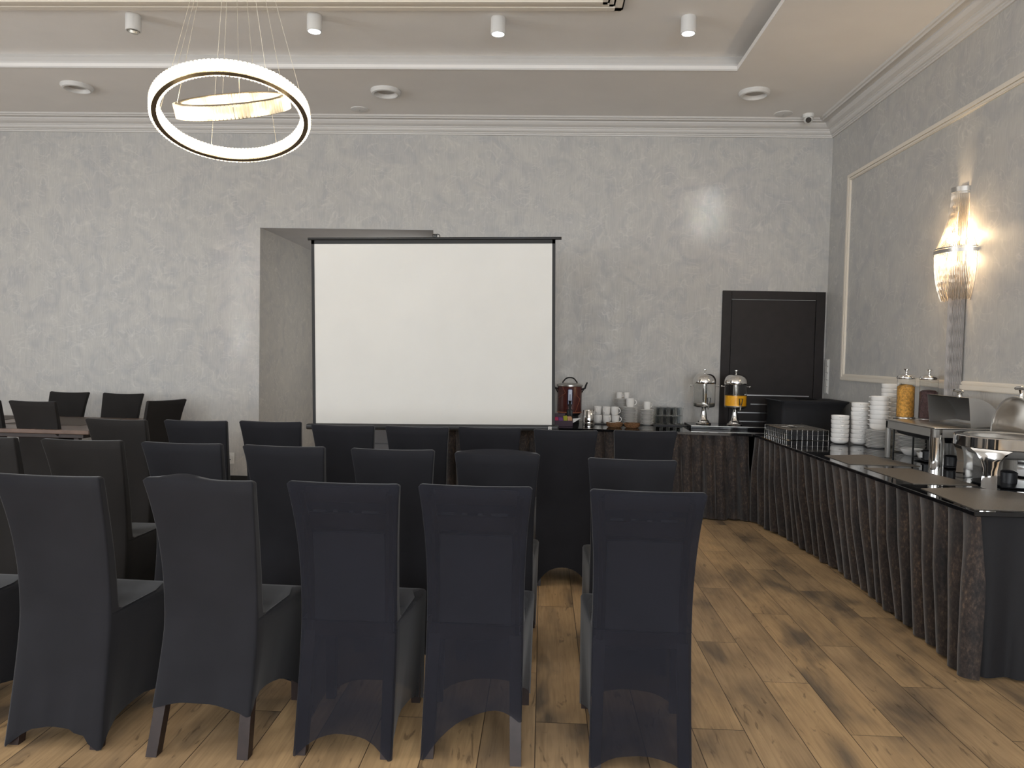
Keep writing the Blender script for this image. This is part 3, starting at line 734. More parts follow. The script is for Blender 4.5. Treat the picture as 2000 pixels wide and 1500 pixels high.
# side cloth closing the near end, falling straight and slightly gathered
rows = []
for k in range(9):
    g = k / 8; rows.append([(1.99 + (.86) * i / 40 + .012 * g * math.sin(i * 1.1), 3.44 + .015 * g * math.sin(i * .9 + 1) + (.03 * (1 - i / 12) * g if i < 12 else 0), (ZT - .024) * (1 - g) + .012 * g) for i in range(41)])
b = B(); grid(b, rows); part('end_cloth', b, M['black_cloth'], cr, True, 80)
b = B(); box(b, 2.02, 2.83, 3.47, 6.64, .70, ZT - .025); part('tabletop_frame', b, M['black_cloth'], cr)
for y in (3.6, 5.0, 6.5):
    for x in (2.15, 2.78):
        b = B(); tube(b, [(x, y, 0), (x, y, .70)], .015, 8); part('leg', b, M['black_metal'], cr, True)

# ------------------------------------------------------------------ placemats on the side run
for pts, l in (([(1.985, 5.27), (2.335, 5.38), (2.43, 4.84), (1.99, 4.86)], 'woven brown placemat nearest the cup stacks on the side buffet'),
               ([(2.015, 4.70), (2.315, 4.72), (2.385, 4.13), (2.04, 4.13)], 'woven brown placemat before the rectangular chafing dish'),
               ([(2.005, 3.98), (2.30, 4.05), (2.52, 3.90), (2.52, 3.44), (1.975, 3.44)], 'woven brown placemat at the near corner of the side buffet')):
    b = B(); slab(b, pts, 0, .003); o = part('placemat', b, M['mat_fabric'], loc=(0, 0, ZT + .0005)); tag(o, l, 'placemat', 'placemats on the side buffet')

# ------------------------------------------------------------------ crockery
def mug_bm(r=.036, h=.072):
    b = B(); lathe(b, [(0, .004), (r * .72, .004), (r * .78, 0), (r * .86, .004), (r * .96, h * .35), (r, h), (r - .003, h), (r * .9, h * .35), (r * .75, .008), (0, .008)], 24)
    return b
def mug_handle(r=.036, h=.072):
    b = B(); tube(b, arc((r * .93, 0, h * .52), h * .30, -PI / 2, PI / 2, 8), .0045, 6); return b
MUG = mesh('mug_body', mug_bm(), M['porcelain'], True, 50); MUGH = mesh('handle', mug_handle(), M['porcelain'], True)
def mug(x, y, z, rz, label, group, s=1.0):
    t = thing('coffee_cup', label, 'cup', (x, y, z), rz, group)
    o = part('cup_body', MUG, None, t); o.scale = (s,) * 3
    o = part('handle', MUGH, None, t); o.scale = (s,) * 3
    return t
lab = ['white mug of the lower row beside the steel canister', 'white mug in the middle of the lower mug row', 'white mug of the lower row next to the wicker basket',
       'white mug of the upper row beside the steel canister', 'white mug in the middle of the upper mug row', 'white mug of the upper row nearest the saucer stacks']
TZ = ZT + .010
for i, (x, y) in enumerate(((.555, 7.36), (.640, 7.34), (.725, 7.34))):
    mug(x, y, TZ, R((-62, -58, -25)[i]), lab[i], 'white mugs stacked two high', 1.12)
for i, (x, y) in enumerate(((.550, 7.37), (.635, 7.35), (.718, 7.35))):
    mug(x, y, TZ + .082, R((250, 238, -35)[i]), lab[i + 3], 'white mugs stacked two high', 1.12)
b = B(); rbox(b, .495, .80, 7.26, 7.43, 0, .009, .004); o = part('serving_tray', b, M['teal_tray'], loc=(0, 0, ZT)); tag(o, 'dark tray under the double row of white mugs', 'tray')
def plate_mesh(r, name='saucer'):
    b = B(); lathe(b, [(0, .002), (r * .55, .001), (r * .58, 0), (r * .62, .002), (r, .012), (r, .014), (r * .6, .005), (0, .005)], 32); return mesh(name, b, M['porcelain'], True, 60)
ORD = 'second third fourth fifth sixth seventh eighth ninth tenth eleventh twelfth thirteenth fourteenth fifteenth sixteenth seventeenth eighteenth nineteenth twentieth twenty-first'.split()
def place_in_stack(k, n):
    if k == n - 1: return 'topmost'
    if k == 0: return 'lowest'
    return (ORD[n - 2 - k] + ' from the top') if n - 1 - k <= n // 2 else (ORD[k - 1] + ' from the bottom')
def stack(x, y, z, n, pitch, me, name, label, cat, group, jit=.002):
    for k in range(n):
        o = part(name, me, None, loc=(x + random.uniform(-jit, jit), y + random.uniform(-jit, jit), z + k * pitch)); tag(o, label % place_in_stack(k, n), cat, group)
SAU = plate_mesh(.078); SAU2 = plate_mesh(.068)
stack(.862, 7.33, ZT, 15, .0115, SAU, 'saucer', 'white saucer, %s in the tall front stack behind the wicker baskets', 'saucer', 'saucers in the tall front stack')
stack(.80, 7.52, ZT, 21, .0115, SAU, 'saucer', 'white saucer, %s in the tallest stack against the wall', 'saucer', 'saucers in the tallest stack')
stack(1.035, 7.36, ZT, 12, .0125, SAU2, 'saucer', 'white saucer, %s in the shorter stack next to the tumblers', 'saucer', 'saucers in the shorter stack')
mug(.865, 7.33, ZT + .177, R(10), 'white cup on top of the tall front saucer stack', 'cups on the saucer stacks', 1.15)
mug(1.035, 7.36, ZT + .154, R(30), 'white cup on top of the shorter saucer stack by the tumblers', 'cups on the saucer stacks', 1.05)
mug(.775, 7.52, ZT + .248, R(-40), 'white cup on the tallest saucer stack, handle towards the screen', 'cups on the saucer stacks', .85)
mug(.852, 7.52, ZT + .248, R(150), 'white cup on the tallest saucer stack, nearer the dispensers', 'cups on the saucer stacks', .85)
# steel canister
t = thing('steel_canister', 'small round polished steel canister beside the white mugs', 'canister', (.452, 7.17, ZT))
b = B(); lathe(b, [(0, 0), (.056, 0), (.057, .004), (.057, .142), (.054, .145), (.052, .140), (.052, .004), (0, .004)], 32); part('canister_body', b, M['chrome'], t, True, 50)
b = B(); lathe(b, [(.0565, .020), (.0585, .022), (.0585, .026), (.0565, .028)], 32); part('base_band', b, M['satin'], t, True, 50)
# wicker baskets
def basket(x, y, rz, label):
    t = thing('wicker_basket', label, 'basket', (x, y, ZT), rz, 'wicker sugar baskets')
    b = B(); lathe(b, [(0, 0), (.052, 0), (.062, .006), (.072, .040), (.074, .046), (.068, .046), (.060, .012), (0, .010)], 28, sx=1.06, sy=.8); part('woven_bowl', b, M['wicker'], t, True, 60)
    b = B()
    for z, r in ((.014, .066), (.026, .070), (.037, .073)):
        tube(b, [(1.06 * r * math.cos(a), .8 * r * math.sin(a), z + .002 * math.sin(a * 14)) for a in [2 * PI * k / 56 for k in range(56)]], .003, 5, closed=True)
    part('braid', b, M['wicker'], t, True)
    b = B()
    for k in range(9):
        mt = Matrix.Translation((random.uniform(-.04, .04), random.uniform(-.025, .025), .022 + .003 * k)) @ Matrix.Rotation(random.uniform(0, PI), 4, 'Z') @ Matrix.Rotation(random.uniform(-.5, .5), 4, 'X')
        rbox(b, -.028, .028, -.012, .012, -.002, .002, .001, 1, mt)
    o = part('sugar_sachets', b, M['sugar'] if 'white' in label else M['wicker'], t); o['kind'] = 'stuff'
basket(.685, 7.02, R(-12), 'wicker basket with white sugar sachets, before the mugs')
basket(.848, 7.00, R(20), 'wicker basket with brown sachets, before the saucer stacks')
# tumblers, two tiers on a tray
b = B(); rbox(b, -.165, .165, -.13, .15, 0, .010, .004); o = part('serving_tray', b, M['teal_tray'], loc=(1.255, 7.42, ZT)); tag(o, 'dark tray under the clear tumblers', 'tray')
b = B(); lathe(b, [(0, 0), (.026, 0), (.028, .003), (.032, .082), (.0305, .082), (.0265, .010), (0, .008)], 20); TUM = mesh('tumbler', b, M['tumbler'], True, 50)
for tier in (0, 1):
    for j in range(3):
        for i in range(4):
            o = part('tumbler', TUM, None, loc=(1.153 + i * .068, 7.36 + j * .068, ZT + .0105 + tier * .0835))
            tag(o, 'clear tumbler, %s tier, %s row, %s from the saucers' % (('lower', 'upper')[tier], ('front', 'middle', 'back')[j], ('first', 'second', 'third', 'fourth')[i]), 'glass', 'tumblers of the %s tier' % ('lower', 'upper')[tier])
# hot water urn
t = thing('drinks_urn', 'maroon hot drinks urn with copper lines and black tap by the screen', 'urn', (.272, 7.42, ZT))
b = B(); lathe(b, [(0, 0), (.10, 0), (.102, .01), (.09, .07), (.112, .088), (.114, .10), (0, .10)], 36); part('base', b, M['plastic_black'], t, True, 45)
b = B(); lathe(b, [(.10, .10), (.121, .102), (.122, .365), (.118, .372), (0, .372)], 40); part('tank', b, M['urn_red'], t, True, 45)
b = B(); lathe(b, [(.121, .100), (.1245, .102), (.1245, .110), (.121, .112)], 40); part('bottom_band', b, M['copper'], t, True)
b = B(); lathe(b, [(.124, .362), (.130, .366), (.130, .378), (.10, .390), (.05, .397), (0, .398)], 40); part('lid', b, M['satin'], t, True, 45)
b = B(); tube(b, [(-.075, 0, .385), (-.066, 0, .412)] + arc((0, 0, .405), .06, PI * .9, PI * .1, 10, ry=.045) + [(.066, 0, .412), (.075, 0, .385)], .007, 8); part('lid_handle', b, M['plastic_black'], t, True)
for s in (-1, 1):
    b = B(); tube(b, [(s * .118, -.01, .335), (s * .15, -.01, .345), (s * .158, -.01, .372), (s * (.158 if s < 0 else .172), -.01, .385 if s < 0 else .405)], [.010, .010, .009, .007], 8); tube(b, [(s * .118, -.01, .30), (s * .145, -.01, .345)], .006, 6)
    part('side_handle', b, M['plastic_black'], t, True)
def on_cyl(b, pts, r, th, off=0):  # strip following the tank
    for (x0, z0), (x1, z1) in zip(pts, pts[1:]):
        n = 6; P = []
        for k in range(n + 1):
            x = x0 + (x1 - x0) * k / n; z = z0 + (z1 - z0) * k / n
            P.append((x, -math.sqrt(max(0, r * r - x * x)) - off, z))
        tube(b, P, th, 5)
b = B(); on_cyl(b, [(-.075, .36), (-.045, .30), (-.11, .25)], .122, .0018); on_cyl(b, [(.06, .36), (.065, .28), (.10, .24), (.055, .11)], .122, .0018); part('copper_lines', b, M['copper'], t)
b = B(); rbox(b, -.026, .026, -.136, -.11, .18, .345, .020, 4); o = part('gauge_plate', b, M['navy'], t, True)
b = B(); rbox(b, -.019, .019, -.139, -.134, .19, .335, .0022, 2); part('gauge_window', b, M['gauge'], o, True)
b = B(); rbox(b, -.003, .003, -.1405, -.1385, .23, .29, .0007, 1); part('gauge_mark', b, M['navy'], o)
b = B(); tube(b, [(0, -.12, .185), (0, -.155, .180)], .018, 12); tube(b, [(0, -.152, .205), (0, -.152, .085)], [.012, .010], 10); tube(b, [(0, -.152, .205), (0, -.152, .228)], [.012, .017], 10); rbox(b, -.03, .03, -.15, -.09, .04, .14, .01); part('tap', b, M['plastic_black'], t, True)
# tea box
t = thing('tea_box', 'plum tea box with magenta, purple and lime sachets near the screen edge', 'box', (.205, 7.03, ZT), R(4))
b = B(); rbox(b, -.085, .085, -.045, .06, 0, .055, .003); part('box_base', b, M['box_plum'], t)
b = B(); rbox(b, -.10, .02, .02, .07, .055, .115, .003); part('open_lid', b, M['box_plum'], t)
for x0, x1, z1, m_ in ((-.10, -.05, .075, 'magenta'), (-.05, -.005, .072, 'purple'), (-.005, .035, .085, 'lime'), (.035, .08, .078, 'apricot')):
    b = B()
    for k in range(5): rbox(b, x0 + .002, x1 - .002, -.04 + k * .016, -.032 + k * .016, .05, z1 + .003 * k, .001, 1)
    part('tea_sachets', b, M[m_], t)
b = B(); vs = [b.verts.new(v) for v in ((0, 0, 0), (.075, -.004, .045), (.07, .03, .045), (.0, .03, .038))]; b.faces.new(vs); b.normal_update(); bmesh.ops.solidify(b, geom=b.faces[:], thickness=.002)
o = part('folded_card', b, M['paper'], loc=(.295, 7.05, ZT + .03)); tag(o, 'small white folded paper card beside the tea box', 'card')

# ------------------------------------------------------------------ juice dispensers
b = B(); rbox(b, -.36, .36, -.17, .20, 0, .030, .003); 
t = thing('dispenser_stand', 'black polished stand carrying both drinks dispensers', 'stand', (1.775, 7.24, ZT), R(-1))
part('stand_board', b, M['glass_black'], t)
b = B(); rbox(b, -.358, .358, -.173, -.169, .024, .030, .001, 1); part('chrome_edge', b, M['satin'], t)
def dispenser(x, y, label, juice):
    t = thing('juice_dispenser', label, 'drinks dispenser', (x, y, ZT + .0305), 0, 'pair of drinks dispensers')
    b = B(); lathe(b, [(0, 0), (.072, 0), (.074, .006), (.068, .014), (.056, .018), (.054, .030), (.044, .036), (.036, .044), (.030, .08), (.020, .145), (.022, .155), (.03, .160), (.09, .166), (.098, .172), (0, .172)], 36); part('pedestal', b, M['chrome'], t, True, 45)
    b = B(); lathe(b, [(.100, .174), (.104, .185), (.104, .395), (.1025, .395), (.1025, .186), (.098, .176)], 40); part('clear_tank', b, M['glass'], t, True, 45)
    b = B(); lathe(b, [(0, .178), (.024, .178), (.024, .392), (0, .392)], 24); part('ice_tube', b, M['chrome'], t, True, 45)
    b = B(); lathe(b, [(0, .174), (.097, .174), (.101, .190), (.101, .205 if not juice else .186), (0, .205 if not juice else .186)], 36); part('tank_base', b, M['satin'], t, True, 45)
    b = B(); lathe(b, [(.106, .392), (.108, .396), (.108, .415), (.104, .440), (.092, .464), (.070, .482), (.04, .492), (0, .495)], 40); part('dome_lid', b, M['chrome'], t, True, 45)
    b = B(); lathe(b, [(.006, .494), (.006, .512), (.010, .520), (.017, .525), (.017, .529), (0, .530)], 20); part('lid_knob', b, M['chrome'], t, True, 45)
    for s in (-1, 1):
        b = B(); tube(b, [(s * .104, 0, .372), (s * .128, 0, .372), (s * .130, 0, .372), (s * .138, 0, .372)], [.004, .004, .010, .010], 10); part('side_knob', b, M['chrome'], t, True, 40)
    b = B(); tube(b, [(.012, -.09, .185), (.014, -.135, .185)], .010, 10); tube(b, [(.014, -.132, .20), (.014, -.132, .150)], .008, 10); part('tap', b, M['chrome'], t, True)
    b = B()
    tube(b, [(.006, -.140, .20), (-.002, -.146, .262), (.030, -.146, .262), (.022, -.140, .20)], .0045, 6); part('tap_lever', b, M['plastic_black'], t, True)
    if juice:
        b = B(); lathe(b, [(0, .188), (.1015, .188), (.1015, .285), (0, .285)], 40); part('orange_juice', b, M['juice'], t, True, 45)
dispenser(1.572, 7.28, 'chrome domed dispenser standing empty, in front of the wallpaper', False)
dispenser(1.858, 7.22, 'chrome domed dispenser holding orange juice, in front of the black door', True)

# ------------------------------------------------------------------ black covered box in the corner
t = thing('covered_box', 'box under a stretched black cloth in the corner before the door', 'covered box', (2.50, 7.16, ZT))
b = B(); rows = []
def rr(hx, hy, z, n=10, r=.03, sh=0):
    out = []
    for (cx, cy, a0) in ((hx - r, hy - r, 0), (-hx + r, hy - r, PI / 2), (-hx + r, -hy + r, PI), (hx - r, -hy + r, 1.5 * PI)):
        for k in range(5): a = a0 + PI / 2 * k / 4; out.append((cx + r * math.cos(a) + sh, cy + r * math.sin(a), z))
    return out + [out[0]]
for (hx, hy, z, sh) in ((.27, .25, .002, -.03), (.262, .24, .10, -.03), (.27, .245, .20, -.02), (.295, .25, .265, .0), (.312, .262, .286, .005), (.305, .258, .296, .005), (.27, .22, .298, .005), (.1, .08, .300, .005)): rows.append(rr(hx, hy, z, sh=sh))
grid(b, rows); part('cloth_cover', b, M['black_cloth'], t, True, 60)
b = B(); tube(b, rr(.311, .261, .288, sh=.005)[:-1], .0035, 6, closed=True); part('hem_piping', b, M['cover'], t, True)
for f in (0,):
    b = B(); tube(b, [(-.02, -.24, .292), (-.02, -.255, .289), (-.02, -.262, .284)], .004, 6); part('seam_toggle', b, M['plastic_black'], t, True)

# ------------------------------------------------------------------ wire basket upside down with tongs
t = thing('wire_basket', 'low rectangular black wire basket at the inner corner of the buffet', 'wire basket', (2.195, 6.50, ZT), R(3))
b = B(); hx, hy, hz = .175, .255, .088
for z in (.004, .045, hz): tube(b, [(-hx, -hy, z), (hx, -hy, z), (hx, hy, z), (-hx, hy, z)], .0022 if z == hz else .0015, 5, closed=True)
part('rim_wires', b, M['satin'], t, True)
b = B()
nx, ny = 8, 12
for i in range(nx + 1):
    x = -hx + 2 * hx * i / nx; tube(b, [(x, -hy, .003), (x, -hy, hz), (x, hy, hz), (x, hy, .003)], .0012, 4)
for j in range(ny + 1):
    y = -hy + 2 * hy * j / ny; tube(b, [(-hx, y, .003), (-hx, y, hz), (hx, y, hz), (hx, y, .003)], .0012, 4)
part('wire_mesh', b, M['satin'], t, True)
b = B(); rbox(b, -hx + .012, hx - .012, -hy + .012, hy - .012, .002, hz - .012, .004); part('dark_liner', b, M['plastic_black'], t)
for i, (x, y, rz) in enumerate(((2.09, 6.48, .6), (2.145, 6.46, .3))):
    b = B(); lathe(b, [(0, .001), (.012, .001), (.021, .005), (.020, .006), (.012, .003), (0, .003)], 18, sx=1.5); tube(b, [(-.028, 0, .004), (-.07, .0, .010), (-.12, .002, .004)], [.003, .0025, .004], 6)
    o = part('serving_spoon', b, M['chrome'] if i else M['porcelain'], loc=(x, y, ZT + .0895), smooth=True); o.rotation_euler = (0, 0, PI + rz)
    tag(o, ('white spoon lying on the wire basket, nearer its corner', 'steel spoon lying beside the white one on the wire basket')[i], 'spoon')

# ------------------------------------------------------------------ stacks of soup bowls and plates
b = B(); lathe(b, [(0, .003), (.044, .003), (.046, 0), (.050, .003), (.062, .010), (.067, .020), (.0685, .0462), (.0660, .0462), (.0640, .022), (.056, .014), (0, .008)], 32); BOWL = mesh('bowl_body', b, M['porcelain'], True, 50)
b = B(); tube(b, [(.064, -.010, .036), (.078, -.008, .037), (.081, 0, .037), (.078, .008, .037), (.064, .010, .036)], .0035, 6); LUG = mesh('lug_handle', b, M['porcelain'], True)
b = B(); tube(b, [(-.064, -.010, .036), (-.078, -.008, .037), (-.081, 0, .037), (-.078, .008, .037), (-.064, .010, .036)], .0035, 6); LUG2 = mesh('lug_handle', b, M['porcelain'], True)
def bowls(x, y, z, n, rz, label, group, pitch=.0355):
    for k in range(n):
        t = thing('soup_bowl', label, 'bowl', (x + random.uniform(-.0015, .0015), y, z + k * pitch), rz + random.uniform(-.12, .12), group)
        t['label'] = label % place_in_stack(k, n)
        part('bowl_body', BOWL, None, t); part('lug_handle', LUG, None, t); part('lug_handle', LUG2, None, t)
bowls(2.405, 6.08, ZT + .006, 6, R(-100), 'white soup bowl, %s in the short stack beside the wire basket', 'soup bowls of the shortest stack')
bowls(2.552, 6.06, ZT + .006, 9, R(-104), 'white soup bowl, %s in the middle-height stack of bowls', 'soup bowls of the middle stack')
bowls(2.615, 5.86, ZT + .142, 7, R(-40), 'white soup bowl, %s of the bowls stacked on plates', 'soup bowls on the plates')
bowls(2.765, 6.02, ZT + .16, 9, R(-80), 'white soup bowl, %s in the tall stack behind the cereal jar', 'soup bowls behind the cereal jar', .036)
P1 = plate_mesh(.082, 'plate'); P2 = plate_mesh(.105, 'plate')
stack(2.607, 5.86, ZT, 12, .0112, P1, 'plate', 'white plate, %s in the stack under the soup bowls', 'plate', 'plates under the soup bowls')
stack(2.765, 6.02, ZT, 12, .0125, P1, 'plate', 'white plate, %s beneath the tall bowls against the wall', 'plate', 'plates against the wall')
stack(2.735, 5.62, ZT, 13, .0098, P2, 'plate', 'white plate, %s in the loose stack under the chafing dish', 'plate', 'plates seen under the chafing dish', .006)
for (x, y, l) in ((2.30, 6.20, 'saucer tucked behind the shortest bowl stack, lowest'), ):
    stack(2.458, 6.215, ZT, 2, .010, SAU2, 'saucer', 'white saucer, %s of two at the foot of the short bowl stack', 'saucer', 'saucers by the bowl stack')
t = thing('serving_bowl', 'open white bowl on the counter under the chafing dish', 'bowl', (2.66, 5.43, ZT))
b = B(); lathe(b, [(0, .003), (.035, .003), (.038, 0), (.05, .006), (.072, .034), (.078, .046), (.075, .046), (.066, .034), (0, .010)], 32); part('bowl_body', b, M['porcelain'], t, True, 50)
b = B(); lathe(b, [(.073, .0445), (.0765, .0475), (.0795, .0455)], 32); part('rim', b, M['porcelain'], t, True)
t = thing('sauce_boat', 'white sauce boat lying under the rectangular chafing dish', 'sauce boat', (2.64, 5.20, ZT), R(70))
b = B(); lathe(b, [(0, .004), (.03, .004), (.033, 0), (.04, .006), (.05, .03), (.056, .052), (.054, .052), (.045, .03), (0, .010)], 28, sx=1.6); part('boat_body', b, M['porcelain'], t, True, 50)
b = B(); tube(b, arc((-.085, 0, .035), .022, PI / 2, 1.5 * PI, 8), .004, 6); part('handle', b, M['porcelain'], t, True)

# ------------------------------------------------------------------ cereal jars on a slim riser
t = thing('display_riser', 'slim dark riser carrying the cereal jars behind the chafing dish', 'riser', (2.735, 5.45, ZT))
b = B(); rbox(b, -.13, .125, -.14, .17, .245, .255, .003); part('riser_top', b, M['glass_black'], t)
for x in (-.12, .115):
    for y in (-.13, .16): b = B(); rbox(b, x - .005, x + .005, y - .005, y + .005, 0, .245, .001, 1); part('leg', b, M['black_metal'], t)
def jar(x, y, label, fill, h):
    t = thing('cereal_jar', label, 'jar', (x, y, ZT + .256), 0, 'cereal jars with steel lids')
    b = B(); lathe(b, [(0, 0), (.066, 0), (.066, .006), (.060, .012), (.060, .272), (.0585, .272), (.0585, .012), (0, .010)], 36); part('glass_jar', b, M['glass'], t, True, 45)
    b = B(); lathe(b, [(.062, 0.0005), (.068, .001), (.068, .008), (.062, .010)], 36); part('foot_ring', b, M['satin'], t, True, 45)
    b = B(); lathe(b, [(0, .012), (.0575, .012), (.0575, h), (.04, h + .012), (0, h + .016)], 36); o = part('cereal_filling', b, M[fill], t, True, 45); o['kind'] = 'stuff'; t.scale = (1, 1, 1.08)
    b = B(); lathe(b, [(.063, .268), (.065, .270), (.065, .280), (.055, .293), (.03, .302), (0, .304)], 36); part('lid', b, M['chrome'], t, True, 45)
    b = B(); lathe(b, [(.010, .302), (.007, .312), (.008, .322), (.018, .332), (.019, .336), (0, .337)], 20); part('knob', b, M['chrome'], t, True, 45)
jar(2.665, 5.56, 'tall glass jar filled with golden corn flakes under a steel lid', 'corn', .215)
jar(2.768, 5.44, 'tall glass jar of dark chocolate cereal partly behind the chafing lid', 'choco', .185)

# ------------------------------------------------------------------ chafing dishes
t = thing('chafing_dish', 'rectangular chafing dish with its roll top lid open', 'chafing dish', (2.62, 5.00, ZT), 0)
X0, X1, Y0, Y1, RZ = -.22, .22, -.37, .29, .270
b = B(); rbox(b, X0, X1, Y0, Y1, RZ - .010, RZ, .004); part('rim_plate', b, M['satin'], t, True, 30)
b = B(); rbox(b, X0 + .004, X0 + .012, Y0 + .01, Y1 - .01, RZ - .062, RZ - .010, .002, 1); rbox(b, X1 - .012, X1 - .004, Y0 + .01, Y1 - .01, RZ - .062, RZ - .010, .002, 1)
rbox(b, X0 + .01, X1 - .01, Y1 - .012, Y1 - .004, RZ - .062, RZ - .010, .002, 1); rbox(b, X0 + .01, X1 - .01, Y0 + .004, Y0 + .012, RZ - .062, RZ - .010, .002, 1)
part('apron', b, M['dark_steel'], t)
b = B()
rows = []
for (hx, hy, z) in ((.185, .30, RZ - .012), (.18, .29, RZ - .06), (.165, .27, RZ - .09), (.12, .22, RZ - .105), (.02, .05, RZ - .106)): rows.append([(x - .0, y - .04, z) for x, y, z in rr(hx, hy, z)])
grid(b, rows); part('water_pan', b, M['plastic_black'], t, True, 60)
for (x, y) in ((X0 + .042, Y0 + .045), (X1 - .042, Y0 + .045)):
    b = B(); lathe(b, [(0, 0), (.042, 0), (.042, RZ - .010), (0, RZ - .010)], 32, c=(x, y, 0)); part('leg', b, M['chrome'], t, True, 45)
for (x, y) in ((X0 + .016, Y1 - .02), (X1 - .016, Y1 - .02)):
    b = B(); rbox(b, x - .012, x + .012, y - .018, y + .018, 0, RZ - .010, .004); part('leg', b, M['dark_steel'], t, True, 45)
for y in (-.16, .12):
    b = B(); rbox(b, -.06, .07, y - .075, y + .075, .004, .014, .004); lathe(b, [(0, .014), (.044, .014), (.046, .07), (.030, .078), (0, .078)], 24, c=(0, y, 0)); o = part('fuel_burner', b, M['plastic_black'], t, True, 40)
    if y > 0:
        b = B(); rbox(b, -.0498, -.047, y - .018, y + .018, .025, .062, .0008, 1); q = part('burner_label', b, M['paper'], o); q['label'] = 'white paper label'
# open roll-top lid: quarter drum, mouth towards the aisle
b = B(); ins = B(); Lc, Rr = -.265, .185
outer, inner = [], []
for k in range(15):
    a = R(96) - R(-30) * 0 + (R(-90)) * k / 14   # from straight up over to the wall side
    xx = .01 + Rr * math.cos(a) * 1.0; zz = RZ + Rr * math.sin(a) * 1.0
    outer.append([(xx, y, zz) for y in (-.345, -.335, -.2, .0, .140, .150)]); inner.append([(xx - .004 * math.cos(a), y, zz - .004 * math.sin(a)) for y in (-.342, -.332, -.2, .0, .137, .147)])
grid(b, outer); part('roll_lid', b, M['satin'], t, True, 60)
grid(ins, inner); part('lid_lining', ins, M['lining'], t, True, 60)
for y, nm in ((.148, 0), (-.343, 1)):
    b = B(); c0 = b.verts.new((.01, y, RZ)); vs = [b.verts.new((p[0][0], y, p[0][2])) for p in outer]; b.faces.new([c0] + vs)
    b.normal_update(); bmesh.ops.solidify(b, geom=b.faces[:], thickness=.003); part('lid_side', b, M['satin'], t)
b = B(); top = Vector((.060, -.12, RZ + Rr - .010)); tube(b, [top, top + Vector((-.004, 0, .022)), top + Vector((-.01, 0, .036))], [.016, .010, .014], 10)
tube(b, [top + Vector((-.012, -.058, .040)), top + Vector((-.012, -.04, .045)), top + Vector((-.012, 0, .048)), top + Vector((-.012, .04, .047)), top + Vector((-.012, .058, .042))], [.006, .011, .013, .011, .006], 10); part('lid_handle', b, M['chrome'], t, True)

t = thing('chafing_dish', 'round chafing dish with open lid at the near end of the buffet', 'chafing dish', (2.585, 4.20, ZT), 0)
RR = .27; RZ = .272
b = B(); lathe(b, [(RR - .055, RZ - .006), (RR - .045, RZ), (RR - .004, RZ), (RR, RZ - .005), (RR, RZ - .058), (RR - .005, RZ - .062), (RR - .03, RZ - .062)], 64); part('rim_band', b, M['chrome'], t, True, 35)
b = B(); lathe(b, [(RR - .05, RZ - .01), (RR - .055, RZ - .06), (RR - .075, RZ - .10), (RR - .14, RZ - .12), (0, RZ - .122)], 48); part('water_pan', b, M['dark_steel'], t, True, 50)
b = B(); lathe(b, [(RR - .05, RZ - .004), (RR - .07, RZ - .045), (0, RZ - .05)], 48); part('food_pan', b, M['satin'], t, True, 50)
for a in (R(222), R(112), R(40), R(-50)):
    b = B(); ux, uy = math.cos(a), math.sin(a); q = Matrix.Translation((ux * (RR - .005), uy * (RR - .005), 0)) @ Matrix.Rotation(a, 4, 'Z')
    rows = []
    for (h, w0, w1, xo) in ((0, .030, .024, .0), (.006, .031, .025, 0), (.10, .028, .022, 0), (.15, .034, .022, 0), (.19, .055, .024, -.004), (.212, .080, .024, -.010)):
        w0 *= 1.25
        rows.append([q @ Vector((x + xo, y, h)) for x, y in [(w1, -w0), (w1 + .006, 0), (w1, w0), (-w1, w0), (-w1, -w0), (w1, -w0)]])
    grid(b, rows); part('leg', b, M['chrome'], t, True, 50)
b = B(); lathe(b, [(0, .003), (.17, .003), (.175, .010), (0, .012)], 40); part('base_plate', b, M['plastic_black'], t, True, 45)
b = B(); lathe(b, [(0, .012), (.044, .012), (.046, .07), (.030, .080), (0, .080)], 24); part('fuel_burner', b, M['plastic_black'], t, True, 40)
# opened half dome: pivoted up behind the pan
b = B(); rows = []
for i in range(13):
    ph = PI * i / 12
    row = []
    for j in range(9):
        th = (PI / 2) * j / 8
        rad = RR - .062
        x = rad * math.cos(th) * .72; y = -rad * math.cos(ph) * (1 if j == 0 else math.cos(th * .98) ** .25 if False else 1); z = 0
        # quarter sphere: radius in (y,z) disc shrinking with depth x
        cs = math.cos(th); y = rad * math.cos(ph) * cs; z = rad * math.sin(ph) * cs; x = rad * .62 * math.sin(th)
        row.append((x + .02, y, RZ + .006 + z))
    rows.append(row)
grid(b, rows); bmesh.ops.remove_doubles(b, verts=b.verts[:], dist=.0005); o = part('domed_lid', b, M['satin'], t, True, 60)
md = o.modifiers.new('s', 'SOLIDIFY'); md.thickness = .003
b = B(); tube(b, [(.02, (RR - .062) * math.cos(PI * i / 24), RZ + .006 + (RR - .062) * math.sin(PI * i / 24)) for i in range(25)], .004, 8); part('lid_rim', b, M['dark_steel'], t, True)
b = B(); top = Vector((.055, 0, RZ + RR - .064)); tube(b, [top, top + Vector((-.002, 0, .025)), top + Vector((-.004, 0, .048))], [.018, .009, .014], 10)
tube(b, [top + Vector((-.006, -.05, .054)), top + Vector((-.006, -.035, .057)), top + Vector((-.006, 0, .059)), top + Vector((-.006, .035, .057)), top + Vector((-.006, .05, .054))], [.007, .010, .012, .010, .007], 10); part('lid_handle', b, M['chrome'], t, True)

